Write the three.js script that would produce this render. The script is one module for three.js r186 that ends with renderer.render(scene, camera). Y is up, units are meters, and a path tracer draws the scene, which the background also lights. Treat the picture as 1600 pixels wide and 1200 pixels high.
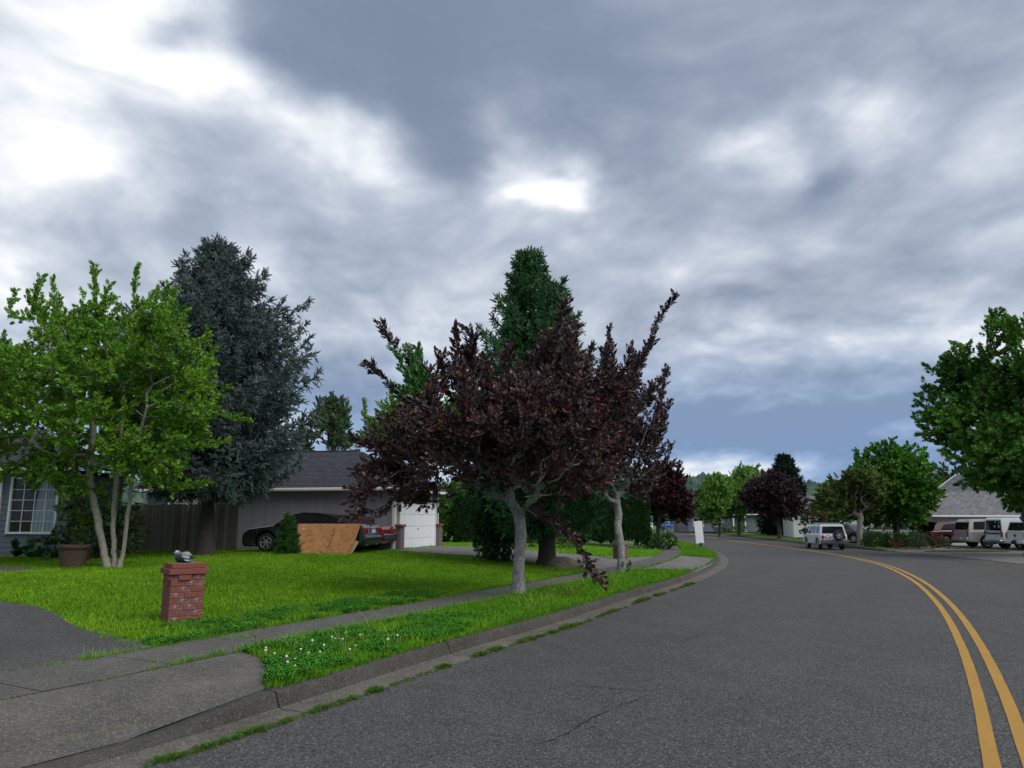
import * as THREE from 'three';
import { mergeGeometries } from 'three/addons/utils/BufferGeometryUtils.js';
import { RoundedBoxGeometry } from 'three/addons/geometries/RoundedBoxGeometry.js';

// ---------------------------------------------------------------- camera, sky, sun, exposure
const scene = new THREE.Scene();
const camera = new THREE.PerspectiveCamera(55.1, 4 / 3, 0.1, 3000);
camera.position.set(0, 1.7, 0);
camera.rotation.x = THREE.MathUtils.degToRad(10.44);
const renderer = new THREE.WebGLRenderer({ antialias: true });
renderer.setSize(1024, 768);
renderer.toneMapping = THREE.LinearToneMapping;
renderer.toneMappingExposure = 2.0;
renderer.shadowMap.enabled = true;

function rng(seed) { let a = seed >>> 0; return () => { a = (a + 0x6d2b79f5) >>> 0; let t = Math.imul(a ^ (a >>> 15), 1 | a); t = (t + Math.imul(t ^ (t >>> 7), 61 | t)) ^ t; return ((t ^ (t >>> 14)) >>> 0) / 4294967296; }; }
const clamp = (x, a = 0, b = 1) => Math.min(b, Math.max(a, x)), mix = (a, b, t) => a + (b - a) * t;
const sstep = (a, b, x) => { const t = clamp((x - a) / (b - a)); return t * t * (3 - 2 * t); };
const PERM = (() => { const r = rng(77), p = [...Array(256).keys()]; for (let i = 255; i > 0; i--) { const j = Math.floor(r() * (i + 1)); [p[i], p[j]] = [p[j], p[i]]; } return Uint8Array.from([...p, ...p]); })();
const GRAD = (() => { const r = rng(99), g = new Float32Array(768); for (let i = 0; i < 256; i++) { const a = r() * 6.2832, z = r() * 2 - 1, q = Math.sqrt(1 - z * z); g[i * 3] = Math.cos(a) * q; g[i * 3 + 1] = Math.sin(a) * q; g[i * 3 + 2] = z; } return g; })();
function noise3(x, y, z) {
  const X = Math.floor(x), Y = Math.floor(y), Z = Math.floor(z), fx = x - X, fy = y - Y, fz = z - Z;
  const u = fx * fx * fx * (fx * (fx * 6 - 15) + 10), v = fy * fy * fy * (fy * (fy * 6 - 15) + 10), w = fz * fz * fz * (fz * (fz * 6 - 15) + 10);
  const xi = X & 255, yi = Y & 255, zi = Z & 255;
  const g = (i, j, k) => { const h = PERM[PERM[PERM[(xi + i) & 255] + ((yi + j) & 255)] + ((zi + k) & 255)] * 3; return GRAD[h] * (fx - i) + GRAD[h + 1] * (fy - j) + GRAD[h + 2] * (fz - k); };
  const a = mix(mix(g(0, 0, 0), g(1, 0, 0), u), mix(g(0, 1, 0), g(1, 1, 0), u), v), b = mix(mix(g(0, 0, 1), g(1, 0, 1), u), mix(g(0, 1, 1), g(1, 1, 1), u), v);
  return mix(a, b, w) * 1.6;
}
function fbm(x, y, z, o, gain = 0.5) { let s = 0, a = 1, n = 0; for (let i = 0; i < o; i++) { s += a * noise3(x, y, z); n += a; a *= gain; x = x * 2.03 + 17.1; y = y * 2.03 + 9.2; z = z * 2.03 + 3.7; } return s / n; }

// The cloud deck: D is the thickness of the cloud (0 torn open and bright, 1 heavy and grey). Broad banks sit where the photograph shows them; the
// rest of the dome carries the same broken cloud. Directions are azimuth (right of the view) and elevation in degrees.
const BANKS = [[-9.5, 33, 12, 9, .30], [-2, 38, 20, 8, .26], [-8, 30, 6, 6, .20], [8, 36, 14, 9, .16], [-17, 38, 8, 6, .16], [24, 35, 16, 10, .2], [33, 38, 9, 9, .12], [15, 31, 12, 6, .1],
  [-29, 33.5, 8, 5, -.42], [-23, 30, 7, 3.6, -.40], [-38, 26, 6, 6, -.34], [-14.5, 27.5, 5.5, 2.8, -.42], [-36, 21, 6, 4, -.16], [-28, 32.5, 3, 2.2, .36], [-20, 35, 5, 3, .12], [-24, 23.5, 7, 3.5, .10],
  [2.8, 25.2, 5, 2.0, -.46], [-1, 27.5, 3, 3, -.3], [18.5, 25.6, 3.4, 2.2, -.42], [25.5, 27.5, 4, 2.2, -.38], [22, 24.5, 3.4, 1.8, .22], [14, 24, 6, 4, .06], [-17, 18, 14, 5, .07], [0, 19, 12, 5, .02], [31, 22, 8, 4, -.06],
  [17, 15.5, 10, 2.4, .12], [32, 17, 8, 3, .14], [22, 12.5, 9, 1.8, -.14], [31, 12, 5, 3.5, -.18], [12, 11, 8, 3, .06], [-12, 10.5, 8, 3, .16], [-20, 17.5, 6, 2, -.12], [-8, 13, 8, 3, -.05],
  [17, 7, 9, 1.9, .30], [30, 8, 8, 3, .22], [14, 4.2, 7, 1.4, -.1], [24, 4.8, 7, 1.4, .14]];
(function makeSky() {
  const W = 4096, H = 2048, data = new Float32Array(W * H * 4), R = 180 / Math.PI;
  const stops = [[0, [1.25, 1.25, 1.22]], [.2, [.86, .89, .93]], [.36, [.585, .64, .725]], [.52, [.42, .475, .575]], [.68, [.305, .36, .46]], [.84, [.215, .27, .37]], [1.05, [.155, .205, .30]]];
  for (let row = 0; row < H; row++) {
    const el = ((row + .5) / H - .5) * Math.PI, y = Math.sin(el), ce = Math.cos(el), eld = el * R;
    for (let col = 0; col < W; col++) {
      const o = (row * W + col) * 4; data[o + 3] = 1;
      if (eld < -1.5) { data[o] = .12; data[o + 1] = .14; data[o + 2] = .15; continue; }
      const a = ((col + .5) / W - .5) * 2 * Math.PI, x = Math.cos(a) * ce, z = Math.sin(a) * ce, k = 1.25 / (Math.max(y, 0) + .42), px = x * k, pz = z * k, py = 1.5 * y;
      const wx = fbm(px * 1.2 + 3, pz * 1.2, 1.5 + py, 3), wz = fbm(px * 1.2, pz * 1.2 + 7, 8.5 + py, 3);
      const qx = px + .22 * wx, qz = pz + .22 * wz;
      const puff = fbm(qx * 2.6, qz * 2.6 + 4, 4.2 + py * 2.6, 6, .5), fluff = Math.abs(fbm(qx * 4.6 + 5, qz * 4.6, 6.6 + py * 4.6, 5, .52));
      let D = .475 + .32 * fbm(qx * .95 + 1.3, qz * .95, .3 + py, 3, .5) + .44 * puff - .36 * (fluff - .16);
      let az = Math.atan2(x, -z) * R;
      if (Math.abs(az) < 62 && eld < 62) {
        const ax = az + 4.5 * wx + 5.5 * fbm(px * 3.6, pz * 3.6, 2.2 + py * 3.6, 5, .52), ay = eld + 3 * wz * Math.min(1, eld / 18) + 3.6 * fbm(px * 3.6 + 9, pz * 3.6, 5.2 + py * 3.6, 5, .52) * Math.min(1, eld / 12);
        let b = 0; for (const [ba, be, ra, re, v] of BANKS) { const q = ((ax - ba) / ra) ** 2 + ((ay - be) / re) ** 2; if (q < 6) b += v * Math.exp(-q * 1.1); }
        D = mix(D, .475 + (D - .475) * .85, sstep(62, 45, Math.abs(az)) * sstep(62, 48, eld)) + b;
      }
      D += sstep(26, 10, eld) * (.34 * fbm(px * 2.6 + 3, pz * 2.6, py * 8, 6, .58) + .14 * fbm(px * 7 + 3, pz * 7, py * 14, 4, .55)); D = Math.max(D, 0); if (D > .7) D = .7 + .3 * (1 - Math.exp(-(D - .7) / .3));
      let i = 1; while (i < stops.length - 1 && D > stops[i][0]) i++;
      const t = clamp((D - stops[i - 1][0]) / (stops[i][0] - stops[i - 1][0])), s0 = stops[i - 1][1], s1 = stops[i][1], low = sstep(16, 4, eld) * sstep(.2, .6, D);
      const K = .545; data[o] = mix(s0[0], s1[0], t) * (1 - .30 * low) * K; data[o + 1] = mix(s0[1], s1[1], t) * (1 - .12 * low) * K; data[o + 2] = mix(s0[2], s1[2], t) * (1 + .10 * low) * K;
    }
  }
  const tex = new THREE.DataTexture(data, W, H, THREE.RGBAFormat, THREE.FloatType);
  tex.mapping = THREE.EquirectangularReflectionMapping; tex.magFilter = THREE.LinearFilter; tex.minFilter = THREE.LinearFilter; tex.needsUpdate = true;
  scene.background = tex; scene.environment = tex;
})();
const sun = new THREE.DirectionalLight(new THREE.Color(1, .97, .92), 1.5);
sun.position.set(50, 66, 12); sun.target.position.set(4, 0, -22); sun.castShadow = true; sun.shadow.radius = 95; sun.shadow.mapSize.set(2048, 2048);
Object.assign(sun.shadow.camera, { left: -70, right: 70, top: 80, bottom: -60, near: 1, far: 220 });
scene.add(sun, sun.target);

// ---------------------------------------------------------------- helpers
const taken = new Map();
function numbered(n) { const k = (taken.get(n) ?? -1) + 1; taken.set(n, k); return k ? n + '_' + String(k).padStart(3, '0') : n; }
function tag(o, label, category, group, kind) { o.userData.label = label; o.userData.category = category; if (group) o.userData.group = group; if (kind) o.userData.kind = kind; return o; }
function thing(name, label, category, x = 0, y = 0, d = 0, turn = 0, group) { const g = new THREE.Group(); g.name = numbered(name); g.position.set(x, y, -d); g.rotation.y = turn; scene.add(g); return tag(g, label, category, group); }
function part(name, geo, mat, parent, label) { const m = new THREE.Mesh(geo, mat); m.name = name; m.castShadow = m.receiveShadow = true; if (label) m.userData.label = label; parent.add(m); return m; }
function struct(name, geo, mat) { const m = new THREE.Mesh(geo, mat); m.name = numbered(name); m.receiveShadow = m.castShadow = true; m.userData.kind = 'structure'; scene.add(m); return m; }
function box(w, h, d, x = 0, y = 0, z = 0, ry = 0, rz = 0) { const g = new THREE.BoxGeometry(w, h, d); if (rz) g.rotateZ(rz); if (ry) g.rotateY(ry); return g.translate(x, y, z); }
function rbox(w, h, d, x = 0, y = 0, z = 0, r = .02, seg = 2) { return new RoundedBoxGeometry(w, h, d, seg, Math.min(r, w / 2.1, h / 2.1, d / 2.1)).translate(x, y, z); }
const rgb = (r, g, b) => new THREE.Color().setRGB(r, g, b);
class GB {
  constructor() { this.p = []; this.u = []; this.c = []; this.i = []; this.n = 0; }
  v(x, y, z, u = 0, v = 0, c) { this.p.push(x, y, z); this.u.push(u, v); if (c) this.c.push(c[0], c[1], c[2]); return this.n++; }
  t(a, b, c) { this.i.push(a, b, c); }
  q(a, b, c, d) { this.i.push(a, b, c, a, c, d); }
  frustum(a, b, ra, rb, sides = 6, v0 = 0) {
    const d = b.clone().sub(a), len = d.length(); if (len < 1e-5) return; d.divideScalar(len);
    const s = Math.abs(d.y) > .9 ? new THREE.Vector3(1, 0, 0) : new THREE.Vector3(0, 1, 0), e = s.cross(d).normalize(), f = d.clone().cross(e), k = [];
    for (let i = 0; i <= sides; i++) { const t = i / sides * Math.PI * 2, c = Math.cos(t), q = Math.sin(t);
      k.push(this.v(a.x + (e.x * c + f.x * q) * ra, a.y + (e.y * c + f.y * q) * ra, a.z + (e.z * c + f.z * q) * ra, i / sides * Math.max(.12, ra * 6.28), v0),
        this.v(b.x + (e.x * c + f.x * q) * rb, b.y + (e.y * c + f.y * q) * rb, b.z + (e.z * c + f.z * q) * rb, i / sides * Math.max(.12, ra * 6.28), v0 + len)); }
    for (let i = 0; i < sides; i++) this.q(k[i * 2], k[i * 2 + 2], k[i * 2 + 3], k[i * 2 + 1]);
  }
  ball(c, r, n = 8) { const id = []; for (let j = 0; j <= 5; j++) for (let i = 0; i <= n; i++) { const a = j / 5 * Math.PI, t = i / n * Math.PI * 2; id.push(this.v(c.x + Math.sin(a) * Math.cos(t) * r, c.y + Math.cos(a) * r, c.z + Math.sin(a) * Math.sin(t) * r, i / n * r * 6.28, c.y + Math.cos(a) * r)); } for (let j = 0; j < 5; j++) for (let i = 0; i < n; i++) { const k = j * (n + 1) + i; this.q(id[k], id[k + 1], id[k + n + 2], id[k + n + 1]); } }
  tube(pts, rads, sides = 10, wob = 0, seed = 1) {
    const rings = []; let len = 0, e = new THREE.Vector3(1, 0, 0);
    for (let j = 0; j < pts.length; j++) {
      const d = pts[Math.min(j + 1, pts.length - 1)].clone().sub(pts[Math.max(j - 1, 0)]).normalize(); if (j) len += pts[j].distanceTo(pts[j - 1]);
      e = e.clone().sub(d.clone().multiplyScalar(e.dot(d))).normalize(); const f = d.clone().cross(e), ring = [];
      for (let i = 0; i <= sides; i++) { const t = i / sides * Math.PI * 2, c = Math.cos(t), q = Math.sin(t), r = rads[j] * (1 + wob * noise3(c * 1.6 + seed, q * 1.6, len * 3));
        ring.push(this.v(pts[j].x + (e.x * c + f.x * q) * r, pts[j].y + (e.y * c + f.y * q) * r, pts[j].z + (e.z * c + f.z * q) * r, i / sides * rads[0] * 6.28, len)); }
      rings.push(ring);
    }
    for (let j = 1; j < rings.length; j++) for (let i = 0; i < sides; i++) this.q(rings[j - 1][i], rings[j - 1][i + 1], rings[j][i + 1], rings[j][i]);
  }
  build() { const g = new THREE.BufferGeometry(); g.setAttribute('position', new THREE.Float32BufferAttribute(this.p, 3)); g.setAttribute('uv', new THREE.Float32BufferAttribute(this.u, 2)); if (this.c.length) g.setAttribute('color', new THREE.Float32BufferAttribute(this.c, 3)); g.setIndex(this.i); g.computeVertexNormals(); return g; }
}
// textures: fn(u, v) on a tile -> [r, g, b] linear; P() is noise that wraps at the tile's edge
function texture(size, fn, srgb = true) {
  const d = new Uint8Array(size * size * 4), enc = (x) => srgb ? (x <= .0031308 ? x * 12.92 : 1.055 * Math.pow(x, 1 / 2.4) - .055) : x;
  for (let j = 0; j < size; j++) for (let i = 0; i < size; i++) { const c = fn(i / size, j / size), o = (j * size + i) * 4; for (let k = 0; k < 3; k++) d[o + k] = clamp(enc(clamp(c[k]))) * 255; d[o + 3] = 255; }
  const t = new THREE.DataTexture(d, size, size); t.wrapS = t.wrapT = THREE.RepeatWrapping; t.magFilter = THREE.LinearFilter; t.minFilter = THREE.LinearMipmapLinearFilter; t.generateMipmaps = true; if (srgb) t.colorSpace = THREE.SRGBColorSpace; t.needsUpdate = true; return t;
}
function wrapNoise(u, v, f, seed) { const a = u * 2 * Math.PI, b = v * 2 * Math.PI, r = f / (2 * Math.PI); return noise3(Math.cos(a) * r + seed, Math.sin(a) * r + Math.cos(b) * r * .7, Math.sin(b) * r + seed * 2.3); }
const hash = (i, j, s = 0) => { let h = Math.imul(i + 374761393, 668265263) ^ Math.imul(j + s * 7919 + 1274126177, 1103515245); h = Math.imul(h ^ (h >>> 13), 1274126177); return ((h ^ (h >>> 16)) >>> 0) / 4294967296; };
function rep(t, x, y) { const c = t.clone(); c.repeat.set(x, y ?? x); c.needsUpdate = true; return c; }
const grey = (v, r = 1, g = 1, b = 1) => [v * r, v * g, v * b];
// stones set in binder: cells of varied tone
function stones(u, v, n, s) { const x = u * n, y = v * n, i = Math.floor(x), j = Math.floor(y); let best = 9, id = 0; for (let a = -1; a < 2; a++) for (let b = -1; b < 2; b++) { const I = (i + a + n) % n, J = (j + b + n) % n, dx = i + a + hash(I, J, s) - x, dy = j + b + hash(I, J, s + 1) - y, q = dx * dx + dy * dy; if (q < best) { best = q; id = hash(I, J, s + 2); } } return [Math.sqrt(best), id]; }
const asphaltT = texture(1024, (u, v) => { const [d, id] = stones(u, v, 240, 3), n = wrapNoise(u, v, 9, 4); let k = .04 + .008 * n; if (d < .6) k += (id - .38) * .10 * (1.1 - d); if (id > .92 && d < .4) k += .06; return grey(Math.max(.014, k), 1, .985, .96); });
const asphaltB = texture(1024, (u, v) => { const [d] = stones(u, v, 240, 3); return grey(clamp(1 - d * 1.2)); }, false);
const concreteT = texture(1024, (u, v) => { const [d, id] = stones(u, v, 230, 9), n = wrapNoise(u, v, 7, 2), m = wrapNoise(u, v, 31, 8), f = hash(Math.floor(u * 1024), Math.floor(v * 1024), 5); let k = .068 + .016 * n + .012 * m + .018 * (f - .5); if (d < .5) k += (id - .45) * .075; if (id > .92 && d < .38) k += .06; return grey(k, 1.05, .985, .87); });
const concreteB = texture(512, (u, v) => { const [d] = stones(u, v, 90, 9); return grey(clamp(1 - d) * .7 + .3 * hash(Math.floor(u * 512), Math.floor(v * 512), 2)); }, false);
const soilT = texture(512, (u, v) => { const n = wrapNoise(u, v, 12, 6), m = wrapNoise(u, v, 50, 3), f = hash(Math.floor(u * 512), Math.floor(v * 512), 1); return [.05 + .022 * n + .015 * f, .12 + .035 * m + .03 * f, .012 + .006 * f]; });
const plumBarkT = texture(512, (u, v) => { const n = wrapNoise(u, v, 9, 12), m = wrapNoise(u, v, 34, 15), a = stones(u, (v * 1) % 1, 40, 40), b = stones(u, v, 80, 44), f = hash(Math.floor(u * 512), Math.floor(v * 512), 3); let k = .27 + .09 * n + .08 * m + .05 * (f - .5); if (a[1] > .5 && a[0] < .1 + .32 * a[1] + .35 * m) k *= .3; if (b[1] > .6 && b[0] < .3) k *= .4; return grey(Math.max(.03, k), 1.02, 1, .95); });
const greyBarkT = texture(512, (u, v) => { const n = wrapNoise(u, v, 9, 22), m = wrapNoise(u, v, 40, 25); const k = .22 + .08 * n + .08 * m; return [k * 1.04 + .02 * Math.max(0, n), k, k * .78]; });
const darkBarkT = texture(512, (u, v) => { const n = wrapNoise(u * 4 % 1, v, 22, 32), m = wrapNoise(u, v, 50, 35); const k = .045 + .02 * n + .022 * m; return grey(Math.max(.012, k), 1.15, .95, .8); });
const woodT = texture(512, (u, v) => { const g = wrapNoise(u, v * .2, 60, 5), n = wrapNoise(u, v, 8, 3); const k = .13 + .05 * g + .035 * n; return [k * 1.12, k, k * .84]; });
const plyT = texture(1024, (u, v) => { const w = wrapNoise(u, v, 5, 41), g = wrapNoise((u * .35 + .02 * w) % 1, v, 46, 43), m = wrapNoise(u, v, 16, 6), f = hash(Math.floor(u * 260), Math.floor(v * 260), 9); let k = 1 + .3 * g + .22 * m + .16 * (f - .5); const a = stones(u, v, 9, 70); if (a[1] > .78 && a[0] < .13) k *= .55; const su = .5 + v * .22, ds = Math.abs(u - su) + .012 * g; if (v > .03 && v < .4 && ds < .02 && hash(Math.floor(v * 90), Math.floor((u - su) * 160), 6) > .5) k *= .42; if (Math.abs(g) > .42) k *= .82; if (Math.hypot(u - .1, v - .4) < .012) return [.6, .56, .5]; return [.36 * k, .165 * k, .058 * k]; });
const brickT = texture(512, (u, v) => { const n = wrapNoise(u, v, 14, 51), m = wrapNoise(u, v, 52, 53), f = hash(Math.floor(u * 512), Math.floor(v * 512), 4); const k = 1 + .22 * n + .22 * m + .2 * (f - .5); return [.175 * k, .052 * k, .036 * k]; });
const brickPaleT = texture(512, (u, v) => { const n = wrapNoise(u, v, 10, 61), m = wrapNoise(u, v, 44, 63), w = sstep(.0, .45, n * .7 + m * .8); return [mix(.165, .30, w), mix(.055, .20, w), mix(.045, .20, w)]; });
const shingleT = texture(512, (u, v) => { const n = wrapNoise(u, v, 12, 71), f = hash(Math.floor(u * 256), Math.floor(v * 256), 6); return grey(.8 + .35 * n + .5 * (f - .5)); });
const paintT = texture(512, (u, v) => { const n = wrapNoise(u, v, 6, 81), m = wrapNoise(u, v, 40, 83); return grey(.93 + .07 * n + .05 * m); });
const S = (o) => new THREE.MeshStandardMaterial({ roughness: .85, ...o });
const M = {
  asphalt: S({ map: asphaltT, bumpMap: asphaltB, bumpScale: .007, roughness: .8, vertexColors: true }),
  concrete: S({ map: concreteT, bumpMap: concreteB, bumpScale: .002, roughness: .92, vertexColors: true }),
  walk: S({ map: concreteT, bumpMap: concreteB, bumpScale: .002, roughness: .92, color: rgb(.92, .93, .95), vertexColors: true }),
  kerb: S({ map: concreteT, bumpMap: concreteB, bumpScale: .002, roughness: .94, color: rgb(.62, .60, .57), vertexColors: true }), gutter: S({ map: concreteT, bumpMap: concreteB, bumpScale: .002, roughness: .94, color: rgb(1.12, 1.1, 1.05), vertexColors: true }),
  soil: S({ map: soilT, roughness: 1, vertexColors: true }),
  yellow: S({ color: rgb(.42, .225, .028), map: paintT, bumpMap: asphaltB, bumpScale: .003, roughness: .7 }),
  white: S({ color: rgb(.72, .74, .75), map: paintT, roughness: .6 }), whiteTrim: S({ color: rgb(.66, .66, .62), map: paintT, roughness: .6 }),
  greySiding: S({ color: rgb(.22, .22, .235), map: paintT, roughness: .8 }), greySiding2: S({ color: rgb(.24, .24, .25), map: paintT, roughness: .8 }),
  tanSiding: S({ color: rgb(.25, .235, .225), map: paintT, roughness: .8 }), blueSiding: S({ color: rgb(.13, .15, .185), map: paintT, roughness: .75 }),
  paleSiding: S({ color: rgb(.42, .43, .43), map: paintT, roughness: .8 }),
  shingle: S({ map: shingleT, color: rgb(.040, .043, .056), roughness: .95, vertexColors: true }), shingleLight: S({ map: shingleT, color: rgb(.16, .16, .175), roughness: .95, vertexColors: true }),
  mortar: S({ map: concreteT, color: rgb(2.2, 2.1, 2.1) }), brick: S({ map: brickT, roughness: .9 }), brickPale: S({ map: brickPaleT, roughness: .95 }),
  wood: S({ map: woodT, roughness: .95 }), wood2: S({ map: woodT, color: rgb(.78, .74, .7), roughness: .95 }), wood3: S({ map: woodT, color: rgb(1.2, 1.18, 1.12), roughness: .95 }),
  ply: S({ map: plyT, roughness: .75 }), plyEdge: S({ color: rgb(.42, .31, .19), roughness: .9 }),
  plumBark: S({ map: plumBarkT, bumpMap: plumBarkT, bumpScale: .01, roughness: .9 }), greyBark: S({ map: greyBarkT, bumpMap: greyBarkT, bumpScale: .006, roughness: .9 }), darkBark: S({ map: darkBarkT, bumpMap: darkBarkT, bumpScale: .03, roughness: .95 }),
  glass: new THREE.MeshPhysicalMaterial({ color: rgb(.012, .014, .016), roughness: .06 }),
  pane: new THREE.MeshPhysicalMaterial({ color: rgb(1, 1, 1), roughness: .03, specularIntensity: .3, transmission: 1, thickness: 0 }),
  rubber: S({ color: rgb(.016, .016, .017), roughness: .9 }), alloy: S({ color: rgb(.45, .46, .48), metalness: .8, roughness: .35 }), chrome: S({ color: rgb(.62, .63, .65), metalness: 1, roughness: .18 }),
  black: S({ color: rgb(.014, .014, .015), roughness: .6 }), dark: S({ color: rgb(.03, .03, .032), roughness: .8 }), tailRed: new THREE.MeshPhysicalMaterial({ color: rgb(.26, .012, .014), roughness: .15, clearcoat: .6 }), amber: S({ color: rgb(.4, .12, .03), roughness: .2 }),
  plate: S({ color: rgb(.62, .66, .7), roughness: .5 }), pot: S({ color: rgb(.115, .085, .068), map: concreteT, roughness: .9 }), curtain: S({ color: rgb(.34, .42, .46), roughness: .95 }), metal: S({ color: rgb(.45, .46, .46), metalness: .3, roughness: .5 }),
};
M.paleConcrete = S({ map: concreteT, bumpMap: concreteB, bumpScale: .002, roughness: .92, color: rgb(1.5, 1.52, 1.62), vertexColors: true });
M.pierBrick = S({ map: brickPaleT, color: rgb(.85, 1.35, 1.5), roughness: .95 });
M.pot.color.setRGB(.95, .68, .52);
const paint = (r, g, b, rough = .28) => new THREE.MeshPhysicalMaterial({ color: rgb(r, g, b), roughness: rough, clearcoat: .8, clearcoatRoughness: .06 });

// ---------------------------------------------------------------- the lie of the land: road edges as curves (x, distance ahead)
function curve(pts) {
  const c = new THREE.CatmullRomCurve3(pts.map(([x, d]) => new THREE.Vector3(x, 0, d)), false, 'centripetal'), L = c.getLength(), n = Math.ceil(L / .4), P = c.getSpacedPoints(n), a = [];
  for (let i = 0; i <= n; i++) { const t = P[Math.min(i + 1, n)].clone().sub(P[Math.max(i - 1, 0)]).normalize(); a.push([P[i].x, P[i].z, t.x, t.z]); }
  const at = (s, u) => { const f = clamp(s / L) * n, i = Math.min(n - 1, Math.floor(f)), k = f - i, A = a[i], B = a[i + 1], tx = mix(A[2], B[2], k), td = mix(A[3], B[3], k), q = Math.hypot(tx, td); return [mix(A[0], B[0], k) - td / q * u, mix(A[1], B[1], k) + tx / q * u]; };  // u: metres to the left
  const near = (x, d) => { let b = 1e9, bi = 0; for (let i = 0; i <= n; i += 4) { const q = (a[i][0] - x) ** 2 + (a[i][1] - d) ** 2; if (q < b) { b = q; bi = i; } } for (let i = Math.max(0, bi - 4); i <= Math.min(n, bi + 4); i++) { const q = (a[i][0] - x) ** 2 + (a[i][1] - d) ** 2; if (q < b) { b = q; bi = i; } } const A = a[bi], dx = x - A[0], dd = d - A[1]; return [(bi + (dx * A[2] + dd * A[3]) / (L / n)) * L / n, -dx * A[3] + dd * A[2]]; };
  return { L, at, near };
}
const CL = curve([[-14, -10.5], [-10, -4.7], [-6, .55], [-2.6, 5.5], [-1.6, 7.4], [-.43, 9.8], [1.01, 12.5], [2.75, 16.2], [4.95, 20.8], [6.6, 24.8], [8.6, 30.3], [10.4, 36.4], [12, 43], [13.3, 50], [14.3, 58], [15.8, 70], [18.3, 88], [24.5, 122], [30, 150]]);
const CC = curve([[-7, -12], [-3.5, -6], [.3, 0], [3.46, 5.5], [4.65, 7.58], [6.62, 11.24], [8.86, 15.75], [11.85, 22.5], [15.1, 31.3], [17.6, 41.2], [18.6, 47.7], [19.2, 55.6], [20.3, 70], [22.6, 90], [28, 122], [33, 150]]);
const CR = curve([[-2, -15], [1.5, -9], [5.2, -3], [8.4, 3.5], [10.5, 7.6], [13.5, 13.4], [16.9, 21], [19.9, 29.7], [21.7, 37.9], [22.5, 44], [22.9, 50], [23.3, 58], [24.3, 72], [26.3, 90], [31.5, 122], [36.5, 150]]);
const RY = (d) => -.25 * sstep(15, 48, d);
function leftY(d, u) { return RY(d) + .14 + .012 * sstep(.5, 2.2, u) + .22 * sstep(3.4, 15, u) + (u > 3.4 ? .22 * sstep(16, 34, d) * sstep(3.4, 9, u) : 0) - .03 * sstep(30, 44, u); }
let dropFnL = () => 1, dropFnR = () => 1;
function rightY(d, v) { return RY(d) + .12 - .06 * sstep(4, 12, v); }
function gy(x, d) { const [s, u] = CL.near(x, d); if (u > .5) return leftY(d, u) - .112 * (1 - dropFnL(s)) * sstep(2.1, .58, u); const [q, v] = CR.near(x, d); if (v < -.5) return rightY(d, -v) - .095 * (1 - dropFnR(q)) * sstep(2.1, .58, -v); return RY(d); }
const inside = (poly, x, d) => { let c = false; for (let i = 0, j = poly.length - 1; i < poly.length; j = i++) if ((poly[i][1] > d) !== (poly[j][1] > d) && x < (poly[j][0] - poly[i][0]) * (d - poly[i][1]) / (poly[j][1] - poly[i][1]) + poly[i][0]) c = !c; return c; };
const blotch = (x, d, s, amt) => { const n = fbm(x * .35 + s, d * .35, s, 3) * amt, m = noise3(x * 1.7, d * 1.7, s + 4) * amt * .4, k = 1 + n + m; return [k, k * .995, k * .98]; };
function sheet(cv, s0, s1, us, yf, ds, amt = .12, seed = 1) {          // a strip along a curve, cut across at the offsets us
  const b = new GB(), n = Math.max(1, Math.ceil((s1 - s0) / ds)), W = us.length;
  for (let i = 0; i <= n; i++) { const s = mix(s0, s1, i / n); for (const u of us) { const [x, d] = cv.at(s, u); b.v(x, yf(d, u, s, x), -d, x / 4, d / 4, blotch(x, d, seed, amt)); } }
  for (let i = 0; i < n; i++) for (let j = 0; j < W - 1; j++) { const a = i * W + j; us[1] > us[0] ? b.q(a, a + 1, a + W + 1, a + W) : b.q(a, a + W, a + W + 1, a + 1); }
  const g = b.build(); if (g.attributes.normal.getY(0) < 0) { g.index.array.reverse(); g.computeVertexNormals(); } return g;
}
function patch(poly, lift, amt, seed, cell = .35) {                    // a flat surface laid on the ground inside a polygon, its rim cut to the polygon
  const sh = new THREE.Shape(poly.map(([x, d]) => new THREE.Vector2(x, d))); let g = new THREE.ShapeGeometry(sh);
  let P = g.attributes.position, tris = []; for (let i = 0; i < g.index.count; i += 3) tris.push([0, 1, 2].map((k) => [P.getX(g.index.getX(i + k)), P.getY(g.index.getX(i + k))]));
  for (let pass = 0; pass < 14; pass++) { const out = []; let cut = false; for (const t of tris) { let m = 0, w = 0; for (let k = 0; k < 3; k++) { const q = Math.hypot(t[k][0] - t[(k + 1) % 3][0], t[k][1] - t[(k + 1) % 3][1]); if (q > m) { m = q; w = k; } } if (m > cell * 2.2) { cut = true; const a = t[w], c = t[(w + 1) % 3], e = t[(w + 2) % 3], h = [(a[0] + c[0]) / 2, (a[1] + c[1]) / 2]; out.push([a, h, e], [h, c, e]); } else out.push(t); } tris = out; if (!cut) break; }
  const b = new GB(), key = new Map(), id = ([x, d]) => { const k = x.toFixed(3) + ',' + d.toFixed(3); if (!key.has(k)) key.set(k, b.v(x, gy(x, d) + lift, -d, x / 4, d / 4, blotch(x, d, seed, amt))); return key.get(k); };
  for (const t of tris) b.t(id(t[0]), id(t[1]), id(t[2])); g = b.build(); if (g.attributes.normal.getY(0) < 0) { g.index.array.reverse(); g.computeVertexNormals(); } return g;
}
const S_L = (x, d) => CL.near(x, d)[0], S_R = (x, d) => CR.near(x, d)[0];
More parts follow.
